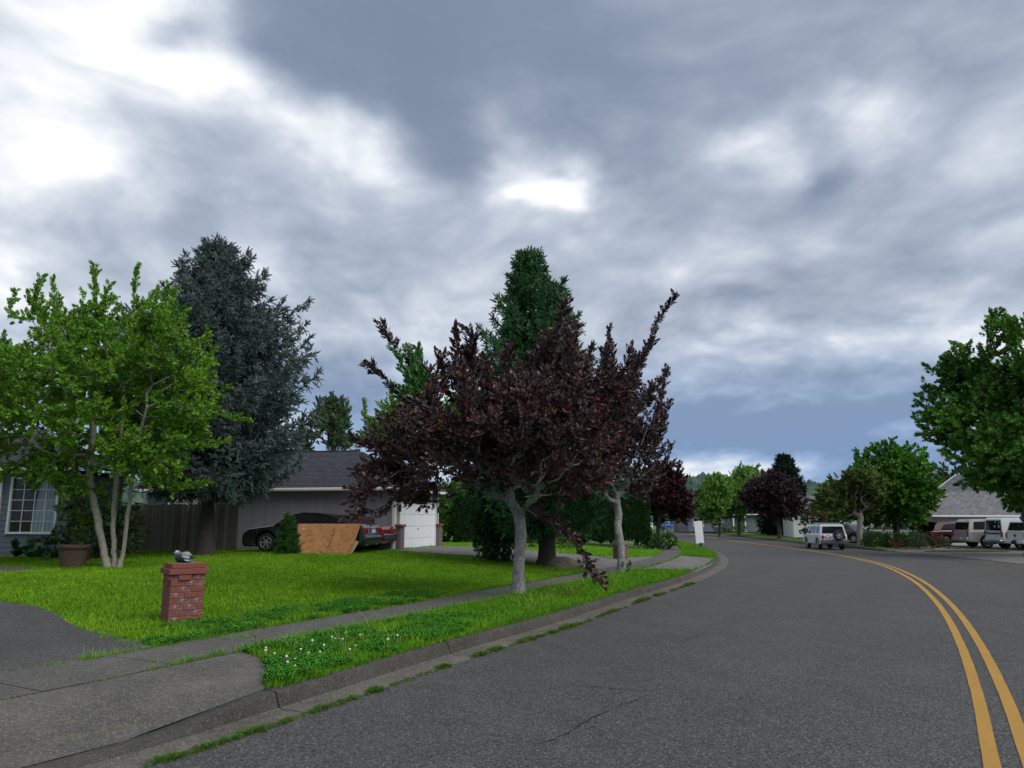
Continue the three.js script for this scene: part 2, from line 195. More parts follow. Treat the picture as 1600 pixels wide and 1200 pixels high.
// ground, road, lines
(function land() {
  const b = new GB(), k = [1, 1, 1]; for (const [x, d] of [[-900, -900], [900, -900], [900, 1500], [-900, 1500]]) b.v(x, -.62, -d, x / 4, d / 4, k); b.q(0, 1, 2, 3); struct('ground', b.build(), M.soil);
  const r = new GB(), n = 380, W = 16; for (let i = 0; i <= n; i++) { const t = i / n, A = CL.at(t * CL.L, 0), B = CR.at(t * CR.L, 0); for (let j = 0; j <= W; j++) { const x = mix(A[0], B[0], j / W), d = mix(A[1], B[1], j / W), e = Math.min(j, W - j) / W; r.v(x, RY(d) + .05 * sstep(0, .5, e) - .0, -d, x / 4, d / 4, blotch(x, d, 3, .16)); } }
  for (let i = 0; i < n; i++) for (let j = 0; j < W; j++) { const a = i * (W + 1) + j; r.q(a, a + 1, a + W + 2, a + W + 1); }
  const road = struct('road', r.build(), M.asphalt);
  road.updateMatrix(); const pos = road.geometry.attributes.position, crown = (x, d) => { const [, u] = CL.near(x, d), [, v] = CR.near(x, d); const e = Math.min(-u, v) / (-u + v); return RY(d) + .05 * sstep(0, .5, e); };
  for (const off of [.115, -.115]) { const g = new GB(), m = 520; for (let i = 0; i <= m; i++) { const s = i / m * CC.L; for (const w of [.052, -.052]) { const [x, d] = CC.at(s, off + w * (1 + .1 * noise3(s * 3, w * 50, 1))); g.v(x, crown(x, d) + .006, -d, x * 1.3, d * 1.3); } } for (let i = 0; i < m; i++) g.q(i * 2, i * 2 + 1, i * 2 + 3, i * 2 + 2); part('yellow_line', g.build(), M.yellow, road, 'yellow painted centre line'); }
  // cracks: thin dark tar-filled splits in the asphalt
  const rr = rng(5); for (const [p0, p1, w] of [[[.14, 5.88], [.95, 7.15], .012], [[.95, 7.15], [1.25, 7.45], .01], [[.6, 8.1], [1.35, 7.7], .008], [[8.2, 16], [12.5, 12.8], .016], [[6.6, 24.5], [9.8, 22.4], .02], [[9.5, 30], [12.4, 30.6], .025], [[2.2, 10.5], [3.1, 11.9], .007]]) {
    const g = new GB(), m = 26, ox = p1[1] - p0[1], oy = -(p1[0] - p0[0]), q = Math.hypot(ox, oy); let j = 0; for (let i = 0; i <= m; i++) { j = j * .8 + (rr() - .5) * .05; const x = mix(p0[0], p1[0], i / m) + ox / q * j, d = mix(p0[1], p1[1], i / m) + oy / q * j, h = w * (.35 + rr()) * Math.sin(Math.PI * (i + .4) / (m + .8)); g.v(x + ox / q * h, crown(x, d) + .005, -d - oy / q * h); g.v(x - ox / q * h, crown(x, d) + .005, -d + oy / q * h); }
    for (let i = 0; i < m; i++) g.q(i * 2, i * 2 + 1, i * 2 + 3, i * 2 + 2); const gg = g.build(); if (gg.attributes.normal.getY(4) < 0) { gg.index.array.reverse(); gg.computeVertexNormals(); } part('crack', gg, M.black, road); }
})();
// kerbs and gutters, cast in lengths; low where a driveway crosses
const sApronA = S_L(-1.75, 7.1), sApron2a = S_L(6.2, 23.9), sApron2b = S_L(10.3, 36);
const dropL = (s) => Math.min(sstep(sApronA - 1.7, sApronA + .05, s), Math.max(sstep(sApron2a + .9, sApron2a - .3, s), sstep(sApron2b - .3, sApron2b + .9, s)));
const sR1 = S_R(19.7, 29), sR2 = S_R(22.6, 46), dropR = (s) => Math.max(sstep(sR1, sR1 - 1.2, s), sstep(sR2, sR2 + 1.2, s));
dropFnL = dropL; dropFnR = dropR;
function kerb(name, cv, drop, sEnd, sgn) {
  const K = new THREE.Group(); K.name = name; K.userData.kind = 'structure'; scene.add(K); const piece = 3.05;
  for (let s = 0; s < sEnd; s += piece) { const b = new GB(), n = 8, e = Math.min(s + piece - (s < 60 ? .014 : 0), sEnd); let W = 0;
    for (let i = 0; i <= n; i++) { const q = mix(s, e, i / n), k = mix(.2, 1, drop(q)), h = .145 * k, wob = .006 * noise3(q * 1.3, 2, 1);
      const prof = [[-.02, -.06], [0, .004], [.3, .0], [.36, .012 * k], [.39, h * .55], [.405, h - .012 + wob], [.435, h + wob], [.58, h + .004 + wob], [.585, -.06]]; W = prof.length;
      for (const [u, y] of prof) { const [x, d] = cv.at(q, u * sgn); b.v(x, RY(d) + y, -d, q / 4, u / 4 + y / 4, blotch(x * 2, d * 2, 6 + y * 3, .34)); } }
    const strip = (j0, j1, nm, mt) => { const c = new GB(); c.p = b.p; c.u = b.u; c.c = b.c; c.n = b.n; for (let i = 0; i < n; i++) for (let j = j0; j < j1; j++) { const a = i * W + j; sgn > 0 ? c.q(a, a + W, a + W + 1, a + 1) : c.q(a, a + 1, a + W + 1, a + W); } part(nm, c.build(), mt, K); };
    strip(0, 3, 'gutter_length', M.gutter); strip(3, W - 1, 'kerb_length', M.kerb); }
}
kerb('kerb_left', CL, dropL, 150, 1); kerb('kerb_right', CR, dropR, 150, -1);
// lawns and verge as ground sheets
const us = (a, b, n) => [...Array(n + 1)].map((_, i) => mix(a, b, i / n));
struct('verge_soil', sheet(CL, 0, CL.L, us(.57, 2.3, 6), (d, u, s) => leftY(d, u) - .012 - .112 * (1 - dropL(s)) * sstep(2.1, .58, u), .5, .12, 8), M.soil);
struct('lawn_soil', sheet(CL, 0, CL.L, [...us(2.3, 8, 10), ...us(9, 44, 18)], (d, u) => leftY(d, u) - .012, .8, .15, 9), M.soil);
struct('lawn_soil', sheet(CR, 0, CR.L, [...us(-.57, -8, 10), ...us(-9, -60, 16)], (d, u, s) => rightY(d, -u) - .012 - .095 * (1 - dropR(s)) * sstep(2.1, .58, -u), 1, .15, 9), M.soil);
// sidewalks in slabs
function walk(name, cv, s0, s1, u0, u1, yf, piece, gapUntil) { const G = new THREE.Group(); G.name = name; G.userData.kind = 'structure'; scene.add(G); for (let s = s0; s < s1; s += piece) { const e = Math.min(s1, s + piece) - (s < gapUntil ? .012 : 0); const t = .003 * noise3(s, 1, 4); part('slab', sheet(cv, s, e, us(u0, u1, 4), (d, u) => yf(d, u) + .012 + t, .4, .2, 12), M.walk, G); } }
walk('sidewalk_left', CL, 2, 120, 2.24, 3.42, leftY, 1.52, 60);
walk('sidewalk_right', CR, 10, 120, -2.2, -3.4, (d, u) => rightY(d, -u), 3.0, 60);
// driveways
const along = (cv, s0, s1, u, n = 6) => us(s0, s1, n).map((s) => cv.at(s, u));
const apronA = [...along(CL, 1, sApronA - .1, .585, 14), CL.at(sApronA + .55, 1.1), CL.at(sApronA + 1.0, 1.7), CL.at(sApronA + 1.25, 2.24), ...along(CL, sApronA + 1.2, 1, 2.246, 14)];
const driveA = [...along(CL, 1, S_L(-3.5, 8.6) + .45, 3.43, 14), [-4.95, 10.05], [-5.6, 10.5], [-6.25, 11.05], [-7.3, 12.3], [-8.2, 13.1], [-9.2, 13.6], [-12, 14], [-18, 12], [-22, 6], [-18, -8]];
const pathA = [[-12.35, 20.1], [-12.5, 19.2], [-13.2, 18.6], [-15, 18.4], [-19, 19], [-19, 22], [-15.4, 22.0], [-13.4, 20.9]];
const driveB = [[-5.0, 30.9], [-2.5, 29.3], [.4, 27.4], [2.0, 26.0], [2.7, 24.9], CL.at(sApron2a - .5, 3.42), ...along(CL, sApron2a - .5, sApron2b + .3, 3.41, 10), [5.6, 34.3], [4.3, 33.4], [2.6, 33.6], [.3, 35.2], [-3.0, 37.8], [-3.75, 38]];
const apronB = [...along(CL, sApron2a + .2, sApron2b - .2, .586, 10), ...along(CL, sApron2b + .4, sApron2a - .5, 2.246, 10)];
struct('driveway_apron', patch(apronA, .006, .3, 21), M.concrete);
{ const g = struct('driveway_apron', patch(apronB, .006, .2, 22), M.paleConcrete); }
struct('driveway', patch(driveA, .008, .25, 23), M.asphalt); struct('driveway', patch(driveB, .008, .2, 24), M.paleConcrete); struct('garden_path', patch(pathA, .01, .2, 25), M.concrete);
const driveR = [...along(CR, sR1 - 1, sR2 + .8, -.586, 14), ...along(CR, sR2 + .8, sR2 + .5, -3, 2), [27, 54.5], [48, 58], [48, 41], [31.5, 39.5], [27, 35.5], ...along(CR, sR1 + 1, sR1 - 1, -2.6, 4)];
struct('driveway', patch(driveR, .018, .2, 26, .8), M.paleConcrete);
const dirtBare = [[[-3.2, 29.3], [-.2, 27.2], [.2, 26.6], [-1.6, 27.2], [-3.6, 28.6]], [[2.4, 25.2], [3.2, 24.3], [3.6, 24.9], [3.0, 25.4]]];

// ---------------------------------------------------------------- buildings
function shingleRoof(parent, mat, a, b, run, rise, seed, tone = .25, holes) {   // tabs laid in courses between eave a-b (local points) and the ridge; run/rise measured up the slope
  const e = b.clone().sub(a), L = e.length(); e.divideScalar(L); const out = run.clone().normalize(), up = out.clone().multiplyScalar(run.length()).add(new THREE.Vector3(0, rise, 0)), H = up.length(); up.divideScalar(H);
  const nrm = e.clone().cross(up).normalize(); if (nrm.y < 0) nrm.negate(); const g = new GB(), r = rng(seed), c = .145;
  for (let j = 0; j * c < H; j++) { let x = -r() * .3; while (x < L) { const w = .2 + r() * .2, x0 = Math.max(0, x), x1 = Math.min(L, x + w - .006); x += w; if (x1 - x0 < .02) continue; const y0 = j * c - .012 * (r() > .6), y1 = Math.min(H, (j + 1) * c + .03), k = 1 + (r() - .5) * 2 * tone, col = [k, k, k * (1 + (r() - .5) * .06)];
    if (holes && !holes((x0 + x1) / 2 / L, (y0 + y1) / 2 / H)) continue;
    const P = (u, v, h) => { const q = a.clone().addScaledVector(e, u).addScaledVector(up, v).addScaledVector(nrm, h); return g.v(q.x, q.y, q.z, u, v, col); };
    const A = P(x0, y0, .022), B = P(x1, y0, .022), C = P(x1, y1, .006), D = P(x0, y1, .006), A2 = P(x0, y0, .0), B2 = P(x1, y0, .0); g.q(A, B, C, D); g.q(A2, B2, B, A); } }
  const geo = g.build(), m = part('shingle', geo, mat, parent); m.userData.kind = 'stuff'; return m;
}
function poly3(pts, thick, dir) { const g = new GB(), n = pts.length, o = dir.clone().multiplyScalar(-thick); const A = pts.map((p) => g.v(p.x, p.y, p.z, p.x, p.y)), B = pts.map((p) => g.v(p.x + o.x, p.y + o.y, p.z + o.z, p.x, p.y)); for (let i = 1; i < n - 1; i++) { g.t(A[0], A[i], A[i + 1]); g.t(B[0], B[i + 1], B[i]); } for (let i = 0; i < n; i++) { const j = (i + 1) % n, q = [pts[i], pts[j]].map((p) => [g.v(p.x, p.y, p.z), g.v(p.x + o.x, p.y + o.y, p.z + o.z)]); g.q(q[0][0], q[0][1], q[1][1], q[1][0]); } return g.build(); }
const V = (x, y, z) => new THREE.Vector3(x, y, z);
// garage with grooved grey siding, white panelled door and brick piers; local +x faces the street, +z faces the lawn
(function garage() {
  const T = thing('garage', 'grey garage with dark shingle roof, white panelled door and brick piers', 'garage', -5.0, .30, 31.9, -11 * Math.PI / 180), H = 2.74, LX = 12, DZ = 6.4;
  part('wall_core', box(LX - .1, H, DZ - .1, -LX / 2 - .03, H / 2, -DZ / 2), M.greySiding, T);
  part('footing', box(LX - .02, .2, .06, -LX / 2, .06, -.01), M.mortar, T);
  const bg = [box(.196, H - .16, .03), box(.196, H - .16, .034)], r = rng(3); for (let i = 0; i < 59; i++) { const m = part('siding_board', bg[i % 2], r() > .5 ? M.greySiding : M.greySiding2, T); m.position.set(-.2 - i * .2, .16 + (H - .16) / 2, .012); }
  part('corner_board', box(.11, H, .06, -.055, H / 2, .022), M.whiteTrim, T); part('corner_board', box(.035, H, .12, .02, H / 2, -.055), M.whiteTrim, T); part('corner_board', box(.035, H, .12, .02, H / 2, -DZ + .06), M.whiteTrim, T);
  // street face: lap boards round the door opening
  const z0 = -.62, z1 = -5.75, dh = 2.16; const lap = (za, zb, y, h) => { const m = part('lap_board', box(.028, h, Math.abs(zb - za) - .01, 0, 0, 0, 0, -.05), M.tanSiding, T); m.position.set(.012, y + h / 2, (za + zb) / 2); };
  for (let y = .02; y < dh; y += .2) { lap(-.12, z0 + .1, y, .195); lap(z1 - .1, -DZ + .12, y, .195); } for (let y = dh + .16; y < H - .05; y += .18) lap(-.12, -DZ + .12, y, .175);
  // door frame, door, panels
  const fr = M.white; part('door_frame', box(.09, dh - .2, .13, .03, (dh - .2) / 2, z0 + .06), fr, T); part('door_frame', box(.09, dh - .2, .13, .03, (dh - .2) / 2, z1 - .06), fr, T); part('door_frame', box(.09, .13, z0 - z1 - .3, .03, dh + .08, (z0 + z1) / 2), fr, T);
  for (const [z, s] of [[z0, 1], [z1, -1]]) { const g = poly3([V(.076, dh - .22, z + s * .125), V(.076, dh - .22, z - s * .002), V(.076, dh - .0, z - s * .22), V(.076, dh + .146, z - s * .15), V(.076, dh + .146, z - s * .14)], .09, V(1, 0, 0)); part('frame_corner', g, fr, T); }
  const door = part('garage_door', box(.05, dh, z0 - z1, -.02, dh / 2, (z0 + z1) / 2), M.white, T); const rows = 4, cols = 4, pg = rbox(.03, dh / rows - .022, (z0 - z1) / cols - .02, 0, 0, 0, .012, 1); for (let i = 0; i < rows; i++) for (let j = 0; j < cols; j++) { const m = part('panel', pg, M.white, door); m.position.set(.012, dh / rows * (i + .5) + .006, z1 + (z0 - z1) / cols * (j + .5)); }
  part('handle', rbox(.04, .04, .14, .045, .98, (z0 + z1) / 2 + .1), M.dark, door);
  part('door_gap', box(.03, .02, z0 - z1, .02, .012, (z0 + z1) / 2), M.black, T);
  for (const z of [-.32, -DZ + .3]) { const pr = part('brick_pier', box(.24, 1.1, .5, .12, .55, z), M.mortar, T); const bricks = []; for (let c = 0; c < 13; c++) for (let k = -1; k < 2; k++) { const zz = z + k * .2 + (c % 2 ? .05 : -.05); bricks.push(box(.02, .07, Math.min(.19, .26), .245, .05 + c * .083, clamp(zz, z - .15, z + .15))); if (k === 0) for (const s of [-1, 1]) bricks.push(box(.2, .07, .02, .12 + (c % 2) * .02, .05 + c * .083, z + s * .255)); } const bm = part('brickwork', mergeGeometries(bricks), M.pierBrick, pr); bm.userData.kind = 'stuff'; part('cap', rbox(.34, .1, .66, .14, 1.15, z, .012, 1), M.brick, pr);
    const lamp = part('wall_lamp', rbox(.12, .26, .12, .13, 1.86, z + (z > -1 ? .05 : 0), .03, 1), M.black, T); part('lamp_roof', new THREE.ConeGeometry(.1, .08, 6).translate(.13, 2.03, z + (z > -1 ? .05 : 0)), M.black, lamp); }
  part('conduit', box(.05, 1.9, .05, -1.35, 1.35, .06), M.dark, T); part('conduit', box(.04, 1.9, .04, -1.05, 1.35, .055), M.greySiding2, T); part('meter_box', rbox(.3, .42, .14, -1.2, 1.3, .12), M.dark, T);
  part('camera_bracket', box(.12, .22, .08, .12, 2.42, -4.6), M.white, T);
  // hip end to the street, gable at the far end
  const ov = .42, e = H - .02, rise = 1.95, half = DZ / 2 + ov, xr = ov, xl = -LX - .4, zc = -DZ / 2, hx = xr - half * .95;
  part('soffit', box(LX + ov + .4, .03, ov + .1, (xr + xl) / 2, e - .09, ov / 2 - .05), M.whiteTrim, T); part('soffit', box(ov + .1, .03, DZ + ov * 2 - .1, ov / 2 - .05, e - .092, zc), M.whiteTrim, T);
  part('gutter', rbox(xr - xl, .13, .1, (xr + xl) / 2, e - .03, ov + .03, .03, 1), M.whiteTrim, T); part('gutter', rbox(.1, .13, half * 2, xr + .03, e - .032, zc, .03, 1), M.whiteTrim, T);
  const rf = new GB(), q = [V(xl, e, ov), V(xr, e, ov), V(hx, e + rise, zc), V(xl, e + rise, zc), V(xr, e, -DZ - ov), V(xl, e, -DZ - ov)]; const id = q.map((p) => rf.v(p.x, p.y - .02, p.z, p.x, p.z, [1, 1, 1])); rf.q(id[0], id[1], id[2], id[3]); rf.t(id[1], id[4], id[2]); rf.q(id[4], id[5], id[3], id[2]); rf.t(id[0], id[3], id[5]);
  const roof = part('roof', rf.build(), M.shingle, T);
  shingleRoof(roof, M.shingle, V(xl, e + .0, ov + .02), V(xr, e, ov + .02), V(0, 0, -half), rise, 11, .22, (u, v) => u * (xr - xl) < (xr - xl) - v * (xr - hx));
  shingleRoof(roof, M.shingle, V(xr + .02, e, ov), V(xr + .02, e, -DZ - ov), V(-(xr - hx), 0, 0), rise, 12, .22, (u, v) => Math.abs(u - .5) < .5 - v * .5);
  part('ridge_cap', rbox(hx - xl, .05, .2, (hx + xl) / 2, e + rise + .015, zc, .02, 1), M.dark, roof);
})();
// house on the left with a gridded white window
(function leftHouse() {
  const T = thing('blue_grey_house', 'blue grey lap sided house with white gridded windows behind leafy tree', 'house', -18.2, .36, 26.2, 0), x0 = -7, x1 = 2.6, H = 3.1;
  const wx0 = .62, wx1 = 2.2, wy0 = .92, wy1 = 2.75, ux0 = -1.3, ux1 = .18;
  part('wall_core', box(x1 - x0, wy0 - .1, .2, (x0 + x1) / 2, (wy0 - .1) / 2, -.14), M.blueSiding, T); part('wall_core', box(x1 - x0, H - wy1 - .08, .2, (x0 + x1) / 2, (H + wy1 + .08) / 2, -.14), M.blueSiding, T);
  const segs = [[x0, ux0 - .08], [ux1 + .08, wx0 - .08], [wx1 + .08, x1]]; for (const [a, b] of segs) part('wall_core', box(b - a, wy1 - wy0 + .3, .196, (a + b) / 2, (wy0 + wy1) / 2, -.14), M.blueSiding, T);
  part('side_wall', box(.2, H, 3.2, x1 - .1, H / 2, -1.9), M.blueSiding, T); part('back_wall', box(x1 - x0, H, .2, (x0 + x1) / 2, H / 2, -3.5), M.tanSiding, T); part('floor', box(x1 - x0, .1, 3.2, (x0 + x1) / 2, .3, -1.9), M.wood, T); part('ceiling', box(x1 - x0, .1, 3.2, (x0 + x1) / 2, H - .1, -1.9), M.whiteTrim, T); part('side_wall', box(.2, H, 3.2, x0 + .1, H / 2, -1.9), M.tanSiding, T);
  for (let y = .02; y < H; y += .185) { const full = y + .2 < wy0 - .05 || y > wy1 + .05, list = full ? [[x0, x1]] : segs; for (const [a, b] of list) { const m = part('lap_board', box(b - a, .182, .022), M.blueSiding, T); m.position.set((a + b) / 2, y + .09, -.026); m.rotation.x = -.09; } }
  for (const [a, b] of [[wx0, wx1], [ux0, ux1]]) { const w = part('window', mergeGeometries([box(b - a + .14, .07, .1, (a + b) / 2, wy0 - .035, .02), box(b - a + .14, .07, .1, (a + b) / 2, wy1 + .035, .02), box(.07, wy1 - wy0, .1, a - .035, (wy0 + wy1) / 2, .02), box(.07, wy1 - wy0, .1, b + .035, (wy0 + wy1) / 2, .02)]), M.white, T);
    const cw = (b - a) / 4, ch = (wy1 - wy0) / 5, pg = box(cw - .012, ch - .012, .006); for (let i = 0; i < 4; i++) for (let j = 0; j < 5; j++) { const m = part('pane', pg, M.pane, w); m.position.set(a + cw * (i + .5), wy0 + ch * (j + .5), -.02); }
    for (let i = 1; i < 4; i++) part('muntin', box(.022, wy1 - wy0, .03, a + cw * i, (wy0 + wy1) / 2, -.005), M.white, w); for (let j = 1; j < 5; j++) part('muntin', box(b - a, .02, .026, (a + b) / 2, wy0 + ch * j, -.003), M.white, w); }
  const c = new GB(), n = 40; for (let i = 0; i <= n; i++) for (let j = 0; j <= 10; j++) { const t = i / n, v = j / 10; c.v(mix(mix(1.25, 1.5, Math.pow(v, 1.3)), 2.25, t), mix(wy0 - .3, wy1, v), -.18 + .035 * Math.sin(t * 44), t, v); } for (let i = 0; i < n; i++) for (let j = 0; j < 10; j++) { const a = i * 11 + j; c.q(a, a + 11, a + 12, a + 1); } part('curtain', c.build(), M.curtain, T);
  part('fascia', box(x1 - x0 + 1, .2, .05, (x0 + x1) / 2, H + .02, .45), M.whiteTrim, T); part('soffit', box(x1 - x0 + .9, .03, .6, (x0 + x1) / 2, H - .0, .18), M.whiteTrim, T);
  const rf = part('roof', poly3([V(x0 - .5, H + .1, .5), V(x1 + .5, H + .1, .5), V(x1 - 2.2, H + 1.5, -1.8), V(x0 - .5, H + 1.5, -1.8)], .08, V(0, .9, .4)), M.shingle, T); rf.geometry.setAttribute('color', new THREE.Float32BufferAttribute(new Float32Array(rf.geometry.attributes.position.count * 3).fill(1), 3));
  const rb = part('roof', poly3([V(x1 + .5, H + .1, .5), V(x1 + .5, H + .1, -4.0), V(x1 - 2.2, H + 1.5, -1.8)], .08, V(.4, .9, 0)), M.shingle, T); rb.geometry.setAttribute('color', new THREE.Float32BufferAttribute(new Float32Array(rb.geometry.attributes.position.count * 3).fill(1), 3));
})();
function simpleHouse(name, label, x, y, d, turn, w, dep, h, rise, wallMat, roofMat, features, gable = true) {   // ridge along local x, front wall towards +z
  const T = thing(name, label, 'house', x, y, d, turn); part('wall', box(w, h, dep, 0, h / 2, -dep / 2), wallMat, T); const ov = .45;
  for (let yy = .1; yy < h - .1; yy += .2) { const m = part('lap_board', box(w, .19, .02), wallMat, T); m.position.set(0, yy + .1, .012); m.rotation.x = -.06; }
  for (const s of [-1, 1]) part('gable_wall', poly3([V(s * w / 2, h, .0), V(s * w / 2, h, -dep), V(s * w / 2, h + rise * .9, -dep / 2)], .12, V(s, 0, 0)), wallMat, T);
  const L = w + ov * 2, e = h - .02, run = dep / 2 + ov; const slab = (s) => { const z0 = s > 0 ? ov : -dep - ov, g = poly3([V(-L / 2, e, z0), V(L / 2, e, z0), V(L / 2, e + rise, -dep / 2), V(-L / 2, e + rise, -dep / 2)], .07, V(0, 1, 0)); g.setAttribute('color', new THREE.Float32BufferAttribute(new Float32Array(g.attributes.position.count * 3).fill(1), 3)); return g; };
  const roof = part('roof', slab(1), roofMat, T); part('roof', slab(-1), roofMat, T); shingleRoof(roof, roofMat, V(-L / 2, e + .01, ov + .01), V(L / 2, e + .01, ov + .01), V(0, 0, -run), rise, Math.round(w * 10), .3);
  part('gutter', rbox(L, .13, .1, 0, e - .03, ov + .06, .03, 1), M.whiteTrim, T);
  for (const s of [-1, 1]) for (const k of [1, -1]) { const z0 = k > 0 ? ov : -dep - ov, a = V(s * (L / 2 + .03), e - .12, z0), b = V(s * (L / 2 + .03), e + rise - .12, -dep / 2); part('bargeboard', poly3([a, b, b.clone().add(V(0, .2, 0)), a.clone().add(V(0, .2, 0))], .05, V(s, 0, 0)), M.white, T); }
  for (const [kind, fx, fy, fw, fh] of features) { if (kind === 'window') { const f = part('window', mergeGeometries([box(fw + .2, .1, .06, fx, fy - fh / 2 - .05, .05), box(fw + .2, .1, .06, fx, fy + fh / 2 + .05, .05), box(.1, fh, .06, fx - fw / 2 - .05, fy, .05), box(.1, fh, .06, fx + fw / 2 + .05, fy, .05), box(.05, fh, .05, fx, fy, .05)]), M.white, T); part('pane', box(fw, fh, .02, fx, fy, .04), M.glass, f); }
    else if (kind === 'door') { const f = part('door', box(fw, fh, .05, fx, fy, .04), M.dark, T); for (const s of [-1, 1]) part('door_post', rbox(.18, fh + .3, .2, fx + s * (fw / 2 + .35), fy + .1, .3, .03, 1), M.white, f); }
    else if (kind === 'garage') { const f = part('garage_door', box(fw, fh, .05, fx, fy, .04), M.white, T); for (let i = 0; i < 4; i++) part('panel', rbox(fw - .06, fh / 4 - .04, .03, fx, fy - fh / 2 + fh / 4 * (i + .5), .07, .01, 1), M.white, f); } }
  return T;
}
simpleHouse('pale_house', 'pale sided house with grey shingle roof and white bargeboards behind parked trucks', 38.0, -.3, 56.5, .06, 13, 7.6, 2.3, 1.95, M.paleSiding, M.shingleLight, [['window', -4.5, 1.3, 1.2, 1], ['window', 2, 1.3, 1.6, 1]]);
simpleHouse('tan_house', 'two storey tan house whose gable peeks over the grey shingle roof', 42, -.3, 66, -1.1, 9, 8, 4.3, 2.0, M.tanSiding, M.shingleLight, [['window', 0, 3.6, 1.2, 1]]);
simpleHouse('blue_house', 'distant dark blue house with white framed windows across the street', 32.5, -.05, 108, -.05, 14, 7, 2.5, 1.9, M.blueSiding, M.shingle, [['window', -5.6, 1.4, 1.3, 1.1], ['window', -2.9, 1.4, 1.3, 1.1], ['door', .2, 1.1, 1, 2.1], ['window', 4.1, 1.35, 1, 1.7]]);
simpleHouse('white_garage_house', 'white house front with brown base seen past the white off roader', 33.5, -.2, 78, -.2, 8, 7, 2.9, 1.6, M.white, M.shingleLight, [['garage', -.5, 1.1, 4.6, 2.1]]);
simpleHouse('white_house', 'far white house behind the wooden fence at the bend', 21, -.1, 142, .2, 12, 7, 4.6, 2, M.white, M.shingleLight, [['window', 1, 3.4, 1.4, 1.2], ['window', -3, 1.4, 1.4, 1.2]]);

// ---------------------------------------------------------------- fences
function fence(name, label, x0, d0, x1, d1, h, bw, seed, lean = .02, gaps = [], grp) {
  const T = thing(name, label, 'fence', x0, 0, d0, 0), r = rng(seed), L = Math.hypot(x1 - x0, d1 - d0), n = Math.floor(L / bw), ang = Math.atan2(d1 - d0, x1 - x0), mats = [M.wood, M.wood2, M.wood3], gs = [0, 1, 2].map((i) => { const g = box(bw * (.95 - i * .015), h, .022); return g; });
  for (let i = 0; i < n; i++) { if (gaps.some(([a, b]) => i / n > a && i / n < b)) continue; const t = (i + .5) / n, x = mix(x0, x1, t), d = mix(d0, d1, t), m = part('board', gs[i % 3], mats[Math.floor(r() * 3)], T); m.position.set(x - x0, gy(x, d) + h / 2 + (r() - .5) * .05, -(d - d0) + (r() - .5) * .01); m.rotation.set(0, ang, (r() - .5) * lean); m.castShadow = true; }
  const rails = [.35, h - .35]; for (const y of rails) { const m = part('rail', box(L, .09, .04), M.wood2, T); m.position.set((x1 - x0) / 2, gy((x0 + x1) / 2, (d0 + d1) / 2) + y, -(d1 - d0) / 2 - .035); m.rotation.y = ang; }
  for (let k = 0; k <= Math.round(L / 2.4); k++) { const t = clamp(k / Math.round(L / 2.4), .01, .99), x = mix(x0, x1, t), d = mix(d0, d1, t), m = part('post', box(.1, h + .04, .1), M.wood2, T); m.position.set(x - x0, gy(x, d) + h / 2, -(d - d0) - .1); m.rotation.y = ang; }
  return T;
}
fence('wooden_fence', 'weathered vertical board fence behind the blue spruce', -17.4, 31.3, -11.2, 30.6, 1.86, .142, 4, .035);
fence('board_fence', 'long weathered board fence at the far bend of the road', 25.5, 118, 36.4, 113, 1.9, .3, 6, .01);
{ const T = thing('trellis', 'white lattice panel showing above the wooden fence', 'lattice', -14.1, gy(-14.1, 33), 33, 0); for (let i = 0; i < 12; i++) for (const s of [1, -1]) { const m = part('slat', box(.03, 1.2, .012), M.whiteTrim, T); m.position.set(-.8 + i * .15, 2.0, s * .008); m.rotation.z = s * .75; } part('trellis_frame', mergeGeometries([box(2.2, .06, .05, 0, 1.56, 0), box(2.2, .06, .05, 0, 2.44, 0), box(.06, 2.46, .05, -1.1, 1.23, 0), box(.06, 2.46, .05, 1.1, 1.23, 0)]), M.whiteTrim, T); }

// ---------------------------------------------------------------- plants
const leafShapes = {
  ovate: { o: [[0, 0], [-.22, .2], [-.31, .46], [-.2, .76], [0, 1], [.2, .76], [.31, .46], [.22, .2]] },
  maple: { o: [[0, 0], [-.3, .02], [-.22, .2], [-.52, .42], [-.3, .46], [-.34, .74], [-.15, .68], [0, 1], [.15, .68], [.34, .74], [.3, .46], [.52, .42], [.22, .2], [.3, .02]] },
  lance: { o: [[0, 0], [-.13, .25], [-.15, .55], [0, 1], [.15, .55], [.13, .25]] },
  blob: { o: [[0, 0], [-.42, .3], [-.38, .75], [0, 1], [.38, .75], [.42, .3]] },
};
function addLeaf(b, shape, base, q, len, fold, droop, c) {
  const o = leafShapes[shape].o, p = V(0, 0, 0), put = (x, y) => { p.set(x * len, y * len, Math.abs(x) * fold * len - droop * y * y * len).applyQuaternion(q).add(base); return b.v(p.x, p.y, p.z, x, y, c); };
  const mid = put(0, .45), k = o.map(([x, y]) => put(x, y)); for (let i = 0; i < k.length; i++) b.t(mid, k[(i + 1) % k.length], k[i]);
}
